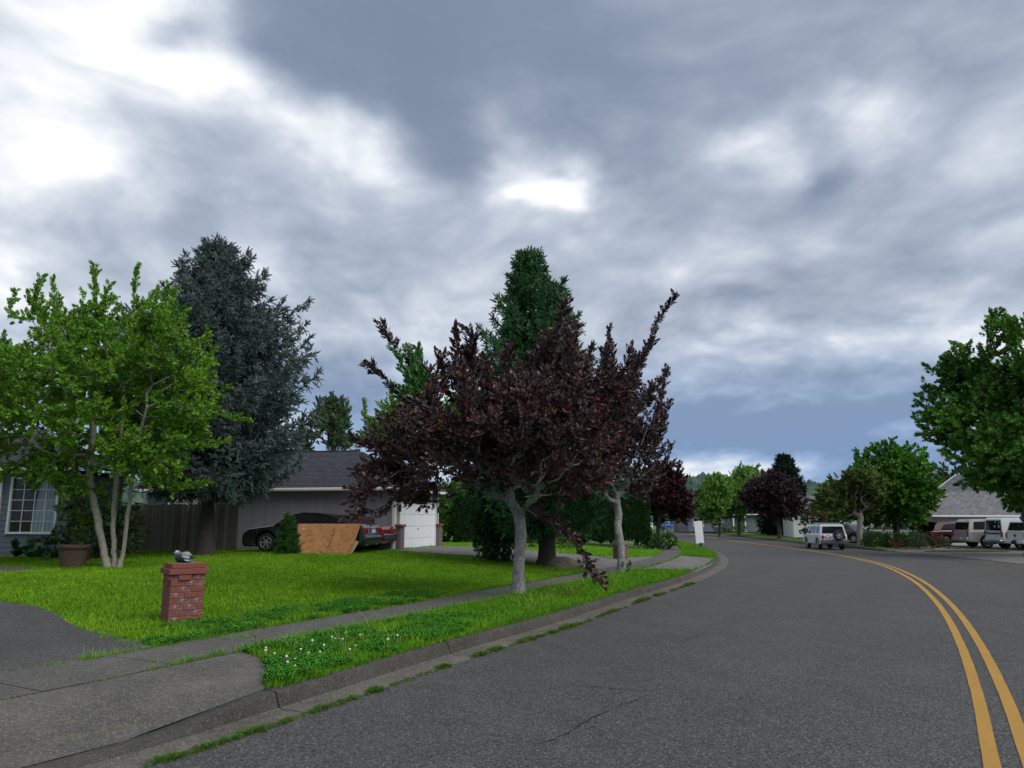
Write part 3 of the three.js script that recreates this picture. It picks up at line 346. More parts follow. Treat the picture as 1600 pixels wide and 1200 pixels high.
function cluster(seed, { shape, len, n, twig, spread = 1.05, droop = .25, tint = .22, fold = .35 }) {   // a twig along +y with leaves round it
  const r = rng(seed), b = new GB(), q = new THREE.Quaternion(), e = new THREE.Euler(), w = [.55, .5, .5];
  b.frustum(V(0, -twig * .3, 0), V(0, twig, 0), .004, .0015, 3); for (let i = 0; i < b.n; i++) b.c.push(...w);
  for (let i = 0; i < n; i++) { const t = (i + .6) / n, az = i * 2.4 + (r() - .5) * .9, tilt = mix(1.25, .35, t) * spread + (r() - .5) * .5, k = 1 + (r() - .5) * 2 * tint, l = len * (.7 + r() * .5); e.set(0, az, 0, 'YXZ'); q.setFromEuler(e).multiply(new THREE.Quaternion().setFromAxisAngle(V(1, 0, 0), tilt)).multiply(new THREE.Quaternion().setFromAxisAngle(V(0, 1, 0), (r() - .5) * .8)); addLeaf(b, shape, V(0, t * twig, 0), q, l, fold, droop * (.6 + r()), [k, k, k]); }
  return b.build();
}
const leafMat = (rough = .55, tr = .3) => new THREE.MeshPhysicalMaterial({ color: rgb(1, 1, 1), roughness: rough, specularIntensity: .45, vertexColors: true, side: THREE.DoubleSide, transmission: tr, thickness: 0 });
const soft = (rough, sp) => new THREE.MeshPhysicalMaterial({ roughness: rough, specularIntensity: sp, vertexColors: true, side: THREE.DoubleSide });
const LM = { plum: soft(.45, .8), green: soft(.6, .4), needle: soft(.7, .4) };
const CLU = {
  plum: [1, 2, 3].map((s) => cluster(s, { shape: 'ovate', len: .085, n: 10, twig: .19, droop: .35, spread: 1.1 })),
  maple: [4, 5, 6].map((s) => cluster(s, { shape: 'maple', len: .088, n: 10, twig: .2, droop: .4, spread: 1.25, fold: .2 })),
  mapleBig: [7, 8, 9].map((s) => cluster(s, { shape: 'maple', len: .17, n: 10, twig: .3, droop: .35, spread: 1.25, fold: .2 })),
  far: [10, 11, 12].map((s) => cluster(s, { shape: 'ovate', len: .15, n: 14, twig: .34, droop: .3, spread: 1.2 })),
  small: [13, 14].map((s) => cluster(s, { shape: 'ovate', len: .06, n: 9, twig: .12, droop: .2 })),
  broad: [15, 16].map((s) => cluster(s, { shape: 'ovate', len: .1, n: 8, twig: .14, droop: .3, spread: 1.2 })),
  hosta: [17].map((s) => cluster(s, { shape: 'ovate', len: .24, n: 10, twig: .04, droop: .5, spread: 1 })),
};
function foliage(parent, geos, mat, list, seed, name = 'foliage') {
  const r = rng(seed), bins = geos.map(() => []); for (const it of list) bins[Math.floor(r() * geos.length)].push(it); const mtx = new THREE.Matrix4(), q = new THREE.Quaternion(), q2 = new THREE.Quaternion(), s = V(1, 1, 1), Y = V(0, 1, 0), col = new THREE.Color();
  bins.forEach((bin, k) => { if (!bin.length) return; const m = new THREE.InstancedMesh(geos[k], mat, bin.length); m.name = name; m.userData.kind = 'stuff'; m.castShadow = m.receiveShadow = true;
    bin.forEach((it, i) => { q.setFromUnitVectors(Y, it.n); q2.setFromAxisAngle(Y, r() * 6.283); q.multiply(q2); s.setScalar(it.s); m.setMatrixAt(i, mtx.compose(it.p, q, s)); m.setColorAt(i, col.setRGB(it.c[0], it.c[1], it.c[2])); }); parent.add(m); });
}
const dirRand = (r) => { const z = r() * 2 - 1, a = r() * 6.283, q = Math.sqrt(1 - z * z); return V(Math.cos(a) * q, z, Math.sin(a) * q); };
// grows a tree: trunk stems, then every attractor point in the crown's lobes is joined to the nearest node of the growing skeleton
function tree(o) {
  const r = rng(o.seed), T = thing(o.name, o.label, o.category ?? 'tree', o.x, o.y ?? gy(o.x, o.d), o.d, 0, o.group), B = T.position, nodes = [], rel = (x, y, z) => V(x - B.x, y - B.y, z);
  const add = (p, par) => { nodes.push({ p, par, len: par < 0 ? 0 : nodes[par].len + p.distanceTo(nodes[par].p), k: 0, leafy: 0 }); return nodes.length - 1; };
  const heads = [];
  for (const st of o.stems) { let par = -1; const cv = new THREE.CatmullRomCurve3(st.map(([x, y, z = 0]) => rel(x, y, z))), n = Math.max(4, Math.ceil(cv.getLength() / .22)); for (let i = 0; i <= n; i++) { const p = cv.getPoint(i / n); if (i && i < n) p.add(dirRand(r).multiplyScalar(o.wob ?? .02)); par = add(p, par); nodes[par].stem = true; nodes[par].h = i / n; } heads.push(par); }
  const pts = []; const lobes = o.lobes.map(([x, y, rx, ry, z, rz]) => ({ c: rel(x, y, z ?? (r() - .5) * (o.depth ?? 1.6)), rx, ry, rz: rz ?? (rx + ry) * .5 })), vol = lobes.reduce((a, l) => a + l.rx * l.ry, 0);
  for (const l of lobes) { const n = Math.ceil(o.nodes * l.rx * l.ry / vol); for (let i = 0; i < n; i++) { const d = dirRand(r), k = Math.pow(r(), .42) * (1 + .16 * noise3(d.x * 2 + l.c.x, d.y * 2 + l.c.y, d.z * 2)); pts.push(V(l.c.x + d.x * k * l.rx, l.c.y + d.y * k * l.ry, l.c.z + d.z * k * l.rz)); } }
  const hub = nodes[heads[0]].p; pts.sort((a, b) => a.distanceToSquared(hub) - b.distanceToSquared(hub));
  const grow = (a, bf) => { let best = 1e9, bi = 0; for (let i = 0; i < nodes.length; i++) { const n = nodes[i]; if (n.stem && n.h < (o.bare ?? .8)) continue; const d = a.distanceTo(n.p) + bf * n.len + (n.p.y > a.y + .2 ? .3 * (n.p.y - a.y) : 0); if (d < best) { best = d; bi = i; } } const n = nodes[bi], L = n.p.distanceTo(a), m = Math.max(1, Math.round(L / (o.seg ?? .3))); let par = bi; for (let i = 1; i <= m; i++) { const t = i / m, p = n.p.clone().lerp(a, t); p.y += Math.sin(t * Math.PI) * L * .07 * (r() - .2); if (i < m) p.add(dirRand(r).multiplyScalar(.05 * Math.min(1, L))); par = add(p, par); } return par; };
  for (const p of pts) grow(p, o.bf ?? .25);
  const shootList = []; for (const st of o.shoots ?? []) { const cv = new THREE.CatmullRomCurve3(st.map(([x, y, z]) => rel(x, y, z ?? (r() - .5) * .8))); let par = grow(cv.getPoint(0), .1); const n = Math.max(3, Math.ceil(cv.getLength() / .16)); let prev = par; for (let i = 1; i <= n; i++) { const p = cv.getPoint(i / n); prev = add(p, prev); nodes[prev].shoot = true; shootList.push(prev); } }
  const crownTop = nodes.map((n, i) => [n.p.y + Math.hypot(n.p.x - hub.x, n.p.z - hub.z) * .6, i]).filter(([, i]) => !nodes[i].stem && !nodes[i].shoot).sort((a, b) => b[0] - a[0]);
  for (let q = 0; q < (o.auto ?? 0); q++) { let prev = crownTop[Math.floor(r() * crownTop.length * .3)][1]; const p0 = nodes[prev].p, out = p0.clone().sub(hub).normalize().multiplyScalar(.7).add(V((r() - .5) * .7, .75, (r() - .5) * .7)).normalize(), L = .45 + r() * .6, n = Math.ceil(L / .15), at = p0.clone(); for (let i = 1; i <= n; i++) { at.addScaledVector(out, L / n); out.y += .06; out.normalize(); prev = add(at.clone(), prev); nodes[prev].shoot = true; } }
  for (let i = nodes.length - 1; i >= 0; i--) { nodes[i].k += 1; if (nodes[i].par >= 0) nodes[nodes[i].par].k += nodes[i].k; }
  const kRoot = Math.max(...nodes.filter((n) => n.par < 0).map((n) => n.k)), rt = o.tip ?? .006, pw = Math.log(kRoot) / Math.log(o.radius / rt);
  for (const n of nodes) n.r = rt * Math.pow(n.k, 1 / pw);
  for (const n of nodes) if (n.stem) { n.r = Math.max(n.r, o.radius * (o.stemMin ?? .55) * (1 - .35 * n.h)); const y = n.p.y; n.r *= 1 + .5 * Math.exp(-y / .12); }
  // stems as smooth tubes, the rest as tapered limbs
  const tb = new GB(); for (const [si] of o.stems.map((_, i) => [i])) { const chain = []; let i = heads[si]; while (i >= 0) { chain.unshift(i); i = nodes[i].par; } const P = chain.map((k) => nodes[k].p), R = chain.map((k) => nodes[k].r); P[0] = P[0].clone().add(V(0, -.12, 0)); tb.tube(P, R, 12, .12, si + 2); }
  part('trunk', tb.build(), o.bark, T);
  const lb = new GB(); for (const n of nodes) if (n.par >= 0 && !(n.stem)) { const a = nodes[n.par]; lb.frustum(a.p, n.p, Math.min(a.r, n.r * 1.5), n.r, n.r > .03 ? 10 : n.r > .012 ? 6 : 3, n.len); if (n.r > .014) lb.ball(n.p, n.r * .99, n.r > .03 ? 10 : 6); }
  for (const h of heads) lb.ball(nodes[h].p, nodes[h].r * 1.0, 12);
  part('branches', lb.build(), o.bark, T);
  const list = [], cx = hub; for (const n of nodes) { if (n.par < 0 || n.stem || (n.k > (o.leafK ?? 14) && !n.shoot)) continue; const a = nodes[n.par].p, dir = n.p.clone().sub(a), L = dir.length(); if (L < 1e-4) continue; dir.divideScalar(L); const cnt = n.shoot ? (o.shootLeaves ?? 2) : (o.leaves ?? 3);
    for (let i = 0; i < cnt; i++) { const out = n.p.clone().sub(cx).normalize(), d = dirRand(r), nn = (n.shoot ? dir.clone().multiplyScalar(.8).addScaledVector(d, .7) : dir.clone().multiplyScalar(.45).addScaledVector(out, .35).addScaledVector(d, .75)); nn.y += o.lift ?? .15; nn.normalize(); const p = a.clone().lerp(n.p, r()); if (!n.shoot) p.addScaledVector(d, (o.puff ?? .12) * r()); list.push({ p, n: nn, s: (n.shoot ? .95 : 1) * (.75 + r() * .5) * (o.leafScale ?? 1), c: o.color(p, r, n) }); } }
  foliage(T, o.geos, o.mat, list, o.seed + 5); T.userData.count = list.length; return T;
}
const vary = (r, c, v, w = .12) => { const k = 1 + (r() - .5) * 2 * v; return [c[0] * k * (1 + (r() - .5) * w), c[1] * k, c[2] * k * (1 + (r() - .5) * w)]; };
const plumColor = (p, r, n) => { const w = noise3(p.x * .9, p.y * .9, p.z * .9 + 4); if (r() < .1 + .25 * Math.max(0, w)) return vary(r, [.10, .03, .022], .35); return vary(r, [.058, .032, .034], .35); };
const greenColor = (c, c2, f = .7) => (p, r) => { const w = clamp(.5 + .9 * noise3(p.x * f, p.y * f, p.z * f + 2)); return vary(r, [mix(c[0], c2[0], w), mix(c[1], c2[1], w), mix(c[2], c2[2], w)], .22); };
const TR = '';
tree({ name: 'leafy_green_tree', label: 'three stemmed bright green tree beside the terracotta pot', seed: 31, x: -11.05, d: 21, radius: .095, stemMin: .62, bare: .5, nodes: 1500, bf: .16, seg: .35, wob: .015, leaves: 6, leafK: 12, auto: 30, shootLeaves: 3, depth: 2.6, tip: .005, puff: .16, bark: M.greyBark, geos: CLU.maple, mat: leafMat(.65, .3), color: greenColor([.085, .22, .014], [.165, .33, .022]),
  stems: [[[-11.2, .3], [-11.4, .95], [-11.69, 1.91], [-11.98, 2.9], [-12.01, 4.08], [-12.03, 5.19]], [[-11.03, .3, -.05], [-11.1, .9], [-11.26, 2.09, -.1], [-11.37, 3.71, -.3], [-11.38, 5.19, -.4]], [[-10.88, .3, .05], [-10.82, .9], [-10.74, 1.91, .1], [-10.65, 2.72, .2], [-10.56, 3.71, .3], [-10.33, 4.82, .4]]],
  lobes: [[-11.7, 5.57, 2.7, 2.45], [-13.83, 6.2, 1.9, 1.8], [-10.09, 6.2, 1.35, 1.6], [-9.3, 4.82, 1.05, 1.15], [-12.81, 3.8, 2.1, .9], [-14.39, 4.82, 1.6, 1.7], [-10.13, 3.6, 1.45, .75], [-12.33, 7.9, .5, .7], [-14.01, 7.6, .8, .7], [-10.8, 7.6, .55, .7], [-12.19, 6.6, 2.4, 1.1], [-15.97, 5.4, 1.4, 1.8], [-13.4, 3.0, 1.0, .4, .4, .8], [-9.9, 3.05, .9, .35, .3, .7], [-12.4, 2.75, .7, .35, .5, .6], [-15.2, 3.6, 1.0, .7], [-12, 5.4, 2, 1.8, 1.6, 1.3], [-12, 5.2, 2, 1.8, -1.6, 1.3]],
  shoots: [[[-12.13, 7.1], [-12.31, 8.28], [-12.43, 9.11]], [[-11.38, 7.1], [-11.34, 8.28], [-11.35, 9.23]], [[-14.15, 7.49], [-14.17, 8.91]], [[-13.21, 7.49], [-13.48, 8.57]], [[-9.04, 4.82], [-8.29, 4.63], [-7.58, 4.54]], [[-10.25, 7.1], [-10.12, 8.43]], [[-9.28, 5.57], [-8.8, 6.62]], [[-10.34, 2.9], [-9.42, 2.72], [-8.7, 2.77]], [[-10.1, 3.0], [-9.5, 2.5]], [[-8.9, 3.71], [-8.05, 3.9]], [[-14.72, 7.49], [-14.94, 8.47]], [[-12.2, 7.2], [-12.0, 8.6]], [[-13.6, 7.3], [-13.75, 8.3]], [[-11.1, 7.3], [-10.75, 8.5]]] });
const reverted = (p, w) => w > 0;
tree({ name: 'purple_plum_tree', label: 'wide purple leaved plum tree with pale spotted trunk on the kerb verge', seed: 41, x: .13, d: 15.9, radius: .125, nodes: 1250, bf: .22, seg: .22, bare: .93, leaves: 5, leafK: 14, auto: 40, shootLeaves: 4, depth: 2.0, tip: .0035, puff: .12, wob: .006, bark: M.plumBark, geos: CLU.plum, mat: LM.plum,
  color: (p, r, n) => { const X = p.x + .13, Y = p.y + .14; if (X < -1.75 && X > -2.75 && Y > 4.1 && Y < 5.3 && p.z > -.2 && noise3(p.x * 1.5, p.y * 1.5, 3) > -.35) return vary(r, [.06, .18, .04], .3); return plumColor(p, r, n); },
  stems: [[[.13, .12], [.14, .5], [.15, .85], [.17, 1.15], [.19, 1.42]]],
  lobes: [[-1.39, 3.36, 1.3, 1.05], [-2.5, 3.02, .7, .75], [.28, 4.0, 1.7, 1.2], [.97, 3.09, 1.35, .95], [-2.0, 4.3, .5, .55], [-1.06, 4.8, .5, .65], [.95, 5.0, .65, .75], [1.68, 4.1, .8, .75], [-3.01, 2.33, .36, .3], [-.28, 2.95, 1.2, .75], [-2.06, 2.4, .65, .42], [.2, 3.6, 1.4, 1.1, 1.2, 1], [.1, 3.6, 1.4, 1.1, -1.2, 1]],
  shoots: [[[-2.1, 4.35], [-2.48, 5.21], [-2.85, 5.94]], [[-1.9, 4.3], [-2.2, 5.0], [-2.35, 5.45]], [[-1.41, 4.63], [-1.19, 5.35], [-1.25, 5.72]], [[-.92, 4.92], [-.85, 5.5], [-.97, 5.82]], [[-2.24, 4.06], [-2.82, 4.77], [-3.06, 4.99]], [[.71, 5.21], [1.03, 5.94], [1.2, 6.41]], [[0, 4.63], [-.21, 5.21]], [[-1.6, 2.45, .5], [-2.19, 2.27, .6], [-2.72, 1.9, .6], [-3.43, 1.75, .6]], [[.55, 1.75, .4], [.95, 1.6, .6], [1.25, 1.26, .7], [1.5, .85, .7], [1.78, .5, .7]], [[1.83, 4.63], [2.1, 5.28]], [[-2.91, 3.22], [-3.4, 3.36]], [[-2.48, 2.67], [-3.3, 2.74]], [[-1.7, 4.5], [-1.65, 5.3]]] });
tree({ name: 'tall_plum_tree', label: 'slimmer purple plum tree with long upright shoots near the driveway', seed: 43, x: 3.23, d: 22.5, radius: .115, nodes: 850, bf: .2, seg: .28, bare: .93, leaves: 4, leafK: 12, auto: 26, shootLeaves: 4, depth: 1.8, tip: .004, puff: .14, wob: .006, bark: M.plumBark, geos: CLU.plum, mat: LM.plum, color: plumColor,
  stems: [[[3.23, .1], [3.25, .5], [3.25, .85], [3.2, 1.27]]],
  lobes: [[3.06, 4.7, 1.1, 1.3], [3.9, 4.05, .7, 1.1], [2.54, 3.47, .95, 1.05], [3.6, 2.98, .95, .72], [2.79, 5.6, .6, .75], [3.68, 5.6, .5, .65], [2.06, 4.05, .75, 1.05], [3.1, 4.2, .9, 1, .9, .7], [3.1, 4.2, .9, 1, -.9, .7]],
  shoots: [[[3.68, 5.85], [4.33, 7.28], [4.76, 8.11], [5.14, 8.62]], [[3.6, 5.6], [4.1, 6.7], [4.45, 7.3]], [[3.19, 6.05], [3.11, 6.91], [3.07, 7.61]], [[4.11, 3.86], [4.51, 5.04], [4.83, 6.29]], [[4.1, 3.47], [4.52, 4.25], [4.83, 5.24]], [[2.29, 5.85], [2.51, 7.07]], [[4.16, 5.44], [4.58, 5.85], [4.89, 6.36]], [[3.99, 6.25], [4.22, 7.07]], [[2.9, 6], [2.85, 6.9]], [[4.0, 3.0], [4.6, 3.3], [4.9, 3.9]]] });
tree({ name: 'red_plum_tree', label: 'round dark red plum tree beyond the hedge', seed: 45, x: 10.2, d: 52, radius: .16, nodes: 420, bf: .3, seg: .5, bare: .9, leaves: 5, leafK: 8, depth: 2, tip: .008, puff: .3, bark: M.darkBark, geos: CLU.far, mat: LM.plum, color: (p, r) => vary(r, r() < .25 ? [.075, .012, .02] : [.038, .011, .018], .3),
  stems: [[[10.04, -.05], [10.12, 1.0], [10.25, 1.9]]], lobes: [[10.3, 3.6, 2.0, 1.6], [11.7, 2.8, 1.05, 1.05], [9.28, 2.67, 1.5, 1.1], [10.79, 4.6, 1.1, .9], [11.36, 2.3, 1.2, .65]], shoots: [[[10.34, 4.88], [10.29, 5.8]]] });
tree({ name: 'big_maple_tree', label: 'tall dense dark green maple overhanging the parked trucks', seed: 51, x: 25.6, d: 37.5, y: -.1, radius: .34, nodes: 1500, bf: .25, seg: .55, bare: .6, leaves: 5, leafK: 10, depth: 4.5, tip: .008, puff: .4, leafScale: 1.15, bark: M.darkBark, geos: CLU.mapleBig, mat: LM.green, color: greenColor([.05, .145, .022], [.105, .24, .028], .5),
  stems: [[[25.9, -.1], [26.0, 1.6], [26.1, 3.4], [26.4, 5.6]]],
  lobes: [[24.62, 9.4, 1.7, 1.9], [26.78, 10, 2.1, 1.8], [23.35, 7.3, 1.5, 1.7], [24.65, 5.15, 2.3, 1.6], [27.95, 7.05, 3.3, 4.3], [25.95, 3.3, 1.8, 1.0], [27.35, 2.2, .9, 1.3], [26.65, 2.9, 1.0, .9], [24.05, 4.0, 1.5, 1.0], [25.15, 11.3, .85, .8], [22.65, 6.9, .75, .85], [23.05, 5.2, 1.0, 1.0], [27.25, 7, 3, 3.5, 2.5, 2.2], [27.25, 7, 3, 3.5, -2.5, 2.2], [25.75, 7, 2.4, 2.2]], shoots: [[[25.2, 10.96], [25.4, 12.4]], [[26.2, 11.29], [26.2, 12.4]]] });
tree({ name: 'round_maple_tree', label: 'rounded mid green maple beside the pale house roof', seed: 53, x: 27.6, d: 54, y: -.2, radius: .22, nodes: 800, bf: .25, seg: .5, bare: .8, leaves: 5, leafK: 10, depth: 2.4, tip: .008, puff: .35, leafScale: 1.15, bark: M.darkBark, geos: CLU.mapleBig, mat: LM.green, color: greenColor([.05, .16, .018], [.105, .26, .024], .6),
  stems: [[[27.6, -.2], [27.65, 1.0], [27.6, 2.4]]], lobes: [[27.7, 4.3, 2.8, 2.6], [25.6, 4.1, 1.8, 1.75], [29.2, 2.7, 1.8, 1.9], [27.9, 6.1, 2.0, 1.2], [26.4, 2.3, 2.2, 1.0], [29.2, 5.0, 1.3, 1.5], [27.5, 4, 2, 2, 1.6, 1.4]], shoots: [[[25.3, 5.0], [25.35, 6.6]], [[27.7, 6.8], [27.9, 7.4]]] });
tree({ name: 'olive_street_tree', label: 'small olive green tree with thick short trunk by the white off roader', seed: 55, x: 23.9, d: 51.4, radius: .19, nodes: 520, bf: .25, seg: .45, bare: .85, leaves: 4, leafK: 8, depth: 2, tip: .006, puff: .25, bark: M.greyBark, geos: CLU.far, mat: LM.green, color: greenColor([.065, .12, .024], [.14, .2, .045], .9),
  stems: [[[23.75, -.12], [23.8, .9], [23.95, 1.9]]], lobes: [[23.0, 3.1, 1.7, 1.2], [24.4, 3.3, 1.7, 1.4], [22.0, 3.0, 1.0, .9], [23.8, 4.2, 1.7, .8]], shoots: [[[22.2, 3.5], [22.2, 4.5]]] });
for (const [lab, seed, x, d, st, lo, sh] of [['far light green tree beside the grey fence', 61, 23.5, 85, [[23.5, -.15], [23.6, 1.5], [23.4, 3.2]], [[22.5, 3.6, 1.65, 2.2], [23.4, 4.7, 1.65, 2.1]], [[[22.86, 5.45], [23.14, 6.6]]]], ['far light green tree spreading in front of the blue house', 62, 26.6, 88, [[26.6, -.12], [26.7, 1.2], [26.9, 3]], [[27.2, 4.5, 2.45, 2.4], [27.7, 6.0, 1.9, 1.7], [25.7, 3.4, 2.1, 1.7], [28.5, 6.4, 1.2, 1.35]], [[[26.6, 6.4], [27.1, 8.1]], [[28.8, 7.2], [29.4, 8.0]]]]])
  tree({ name: 'light_green_tree', label: lab, seed, x, d, radius: .15, nodes: 420, bf: .3, seg: .6, bare: .8, leaves: 9, leafK: 10, depth: 2, tip: .01, puff: .5, leafScale: 1.1, lift: .6, bark: M.darkBark, geos: CLU.far, mat: LM.green, color: greenColor([.12, .27, .05], [.19, .37, .07], .6), stems: [st], lobes: lo, shoots: sh });
tree({ name: 'dark_plum_tree', label: 'dark purple spreading tree on the far right verge', seed: 63, x: 25.4, d: 71.3, radius: .2, nodes: 520, bf: .3, seg: .6, bare: .9, leaves: 6, leafK: 8, depth: 2.4, tip: .01, puff: .4, leafScale: 1.2, bark: M.darkBark, geos: CLU.far, mat: LM.plum, color: (p, r) => vary(r, r() < .2 ? [.05, .014, .018] : [.026, .012, .016], .3),
  stems: [[[25.4, -.15], [25.4, .9], [25.2, 2.3]]], lobes: [[25, 4.1, 2.35, 2.0], [26.6, 3.5, 1.55, 1.55], [23.4, 3.7, 1.4, 1.4], [25.2, 5.2, 1.75, 1.0], [25.6, 2.7, 1.85, .85]] });
tree({ name: 'poplar_tree', label: 'tall grey green poplar rising behind the garage roof', seed: 65, x: -18.9, d: 80, y: -.5, radius: .3, nodes: 420, bf: .3, seg: .8, bare: .6, leaves: 4, leafK: 6, depth: 2.4, tip: .012, puff: .4, leafScale: 1.4, lift: .8, bark: M.darkBark, geos: CLU.far, mat: LM.green, color: greenColor([.07, .12, .06], [.10, .165, .08], .5),
  stems: [[[-18.9, -.5], [-19.2, 5.2], [-19.5, 10.8]]], lobes: [[-19.65, 12.6, 1.9, 2.0], [-18.6, 12, 1.0, 1.8], [-20.6, 12, 1.1, 1.8], [-19.7, 14, 1.1, .8], [-21.98, 10.3, 1.3, 1.0], [-18.83, 10, 1.8, 1.1], [-23, 9.4, 1.2, .8]], shoots: [[[-20.73, 13.59], [-21.3, 14.6]], [[-19.7, 14.2], [-19.8, 15.2]], [[-18.9, 13], [-18.7, 14.6]]] });
tree({ name: 'lime_tree', label: 'fresh lime green tree behind the garage ridge', seed: 66, x: -8, d: 52, y: -.1, radius: .2, nodes: 480, bf: .3, seg: .6, bare: .8, leaves: 5, leafK: 8, depth: 2, tip: .01, puff: .35, lift: .5, bark: M.greyBark, geos: CLU.far, mat: LM.green, color: greenColor([.085, .2, .025], [.14, .28, .035], .6),
  stems: [[[-8, -.1], [-8, 3.5], [-8.2, 6.6]]], lobes: [[-8.58, 8.8, 1.0, 1.6], [-9.78, 7.9, .95, 1.1], [-7.31, 9.2, .95, 1.6], [-5.69, 8.3, .95, 1.5], [-8.61, 7, 2.2, .8], [-4.11, 9.0, .9, 1.3], [-5, 6.5, 1.6, 1.2]], shoots: [[[-8.69, 9.89], [-8.65, 11.3]], [[-10.4, 8.6], [-10.62, 9.98]]] });

// conifers
function brush(seed, len, nl, n, wid) { const r = rng(seed), b = new GB(); const axis = (a, d, l, cnt) => { const e = Math.abs(d.y) > .9 ? V(1, 0, 0) : V(0, 1, 0), s = e.clone().cross(d).normalize(), f = d.clone().cross(s); b.frustum(a, a.clone().addScaledVector(d, l), .006, .002, 3); while (b.c.length < b.n * 3) b.c.push(.5, .42, .35); for (let i = 0; i < cnt; i++) { const t = (i + r()) / cnt, az = i * 2.399, o = s.clone().multiplyScalar(Math.cos(az)).addScaledVector(f, Math.sin(az)), q = a.clone().addScaledVector(d, t * l), nd = o.clone().multiplyScalar(.85).addScaledVector(d, .55 + .8 * t * t).normalize(), w = d.clone().cross(o).multiplyScalar(wid), tip = q.clone().addScaledVector(nd, nl * (.8 + r() * .4)), k = .8 + r() * .4, c = [k, k, k]; const A = b.v(q.x + w.x, q.y + w.y, q.z + w.z, 0, 0, c), B = b.v(q.x - w.x, q.y - w.y, q.z - w.z, 1, 0, c), C = b.v(tip.x, tip.y, tip.z, .5, 1, c); b.t(A, B, C); } };
  const Y = V(0, 1, 0); axis(V(0, 0, 0), Y, len, n); axis(V(0, len * .3, 0), V(.75, .66, .1).normalize(), len * .5, n >> 1); axis(V(0, len * .38, 0), V(-.75, .66, -.1).normalize(), len * .45, n >> 1); return b.build(); }
const BR = { fine: [brush(1, .3, .05, 64, .011), brush(2, .26, .046, 60, .011)], cone: [brush(3, .09, .014, 26, .003), brush(4, .08, .014, 26, .003)] };
function conifer(o) {
  const r = rng(o.seed), T = thing(o.name, o.label, 'tree', o.x, o.y ?? gy(o.x, o.d), o.d), wood = new GB(), list = [], H = o.h;
  const tk = new GB(), P = [], R = []; for (let i = 0; i <= 30; i++) { const t = i / 30; P.push(V((o.leanX ?? 0) * t * t + .03 * noise3(t * 5, 1, o.seed), H * t * .97 - .1, .03 * noise3(t * 5, 9, o.seed))); R.push(o.r * Math.pow(1 - t, .8) * (1 + .7 * Math.exp(-t * H / .3)) + .012); } tk.tube(P, R, 14, .14, o.seed); part('trunk', tk.build(), M.darkBark, T);
  const leaders = o.leaders ?? [[0, 0, H]];
  let y = o.y0; while (y < H * .985) { const t = y / H, n = Math.max(3, Math.round(mix(o.per ?? 7, 4, t))); for (let k = 0; k < n; k++) { const az = k / n * 6.283 + r() * .9 + y * 3.1, yy = y + (r() - .5) * .3; let L = o.prof(clamp(yy / H), az) * (.62 + r() * .5) * (1 + (r() < .12 ? .18 : 0)); L = Math.min(L, (H - yy) * 1.25 + .12); if (L < .06) continue; const base = V((o.leanX ?? 0) * t * t, yy, 0), dir = V(Math.cos(az), 0, Math.sin(az)), pitch = mix(o.droop ?? -.22, o.upTop ?? .45, Math.pow(t, 1.8)); const m = Math.max(3, Math.round(L / .17)), pts = []; for (let i = 0; i <= m; i++) { const s = i / m; pts.push(base.clone().addScaledVector(dir, L * s).add(V(0, L * (pitch * s - .22 * Math.sin(s * 3.14) * (1 - t) + .25 * s * s * s), 0)).add(dirRand(r).multiplyScalar(.02 * L))); }
      for (let i = 1; i <= m; i++) { wood.frustum(pts[i - 1], pts[i], .006 + .022 * (1 - (i - 1) / m) * Math.min(1, L / 2), .005 + .022 * (1 - i / m) * Math.min(1, L / 2), 4); const s = i / m; if (s < (o.bareIn ?? .16) && L > 1) continue; const tan = pts[i].clone().sub(pts[i - 1]).normalize(), side = V(-dir.z, 0, dir.x), wide = Math.min(.75, L * .32) * (1 - s * .75);
        const put = (p, nn) => list.push({ p, n: nn.normalize(), s: (.8 + r() * .5) * (o.scale ?? 1), c: o.color(r, p) });
        put(pts[i].clone(), tan.clone().addScaledVector(dirRand(r), .25));
        for (const sg of [-1, 1]) { const nb = Math.max(1, Math.round(wide / .2)); for (let q = 0; q < nb; q++) { const off = wide * (q + r()) / nb; const p = pts[i].clone().addScaledVector(side, sg * off).addScaledVector(tan, off * .5); p.y -= off * .18 * (1 - t) + r() * .04; put(p, side.clone().multiplyScalar(sg * .8).addScaledVector(tan, .8).addScaledVector(dirRand(r), .3)); if (r() < (o.hang ?? .35)) put(p.clone().add(V(0, -.06, 0)), V(sg * side.x * .4, -.5 - r() * .5, sg * side.z * .4).addScaledVector(tan, .5)); } } }
      list.push({ p: pts[m], n: pts[m].clone().sub(pts[m - 1]).normalize(), s: 1.05 * (o.scale ?? 1), c: o.color(r, pts[m]) }); } y += mix(o.step ?? .3, .17, t) * (o.dense ?? 1); }
  for (const [lx, lz, lh] of leaders) for (let i = 0; i < 14; i++) list.push({ p: V((o.leanX ?? 0) + lx * (1), lh - 1.1 * (1 - i / 14) , lz), n: V((r() - .5) * 1.2 * (1 - i / 16), 1, (r() - .5) * 1.2 * (1 - i / 16)).normalize(), s: .9 * (o.scale ?? 1), c: o.color(r, V(0, lh, 0)) });
  part('branches', wood.build(), M.darkBark, T); foliage(T, o.geos ?? BR.fine, LM.needle, list, o.seed + 3, 'needles'); return T;
}
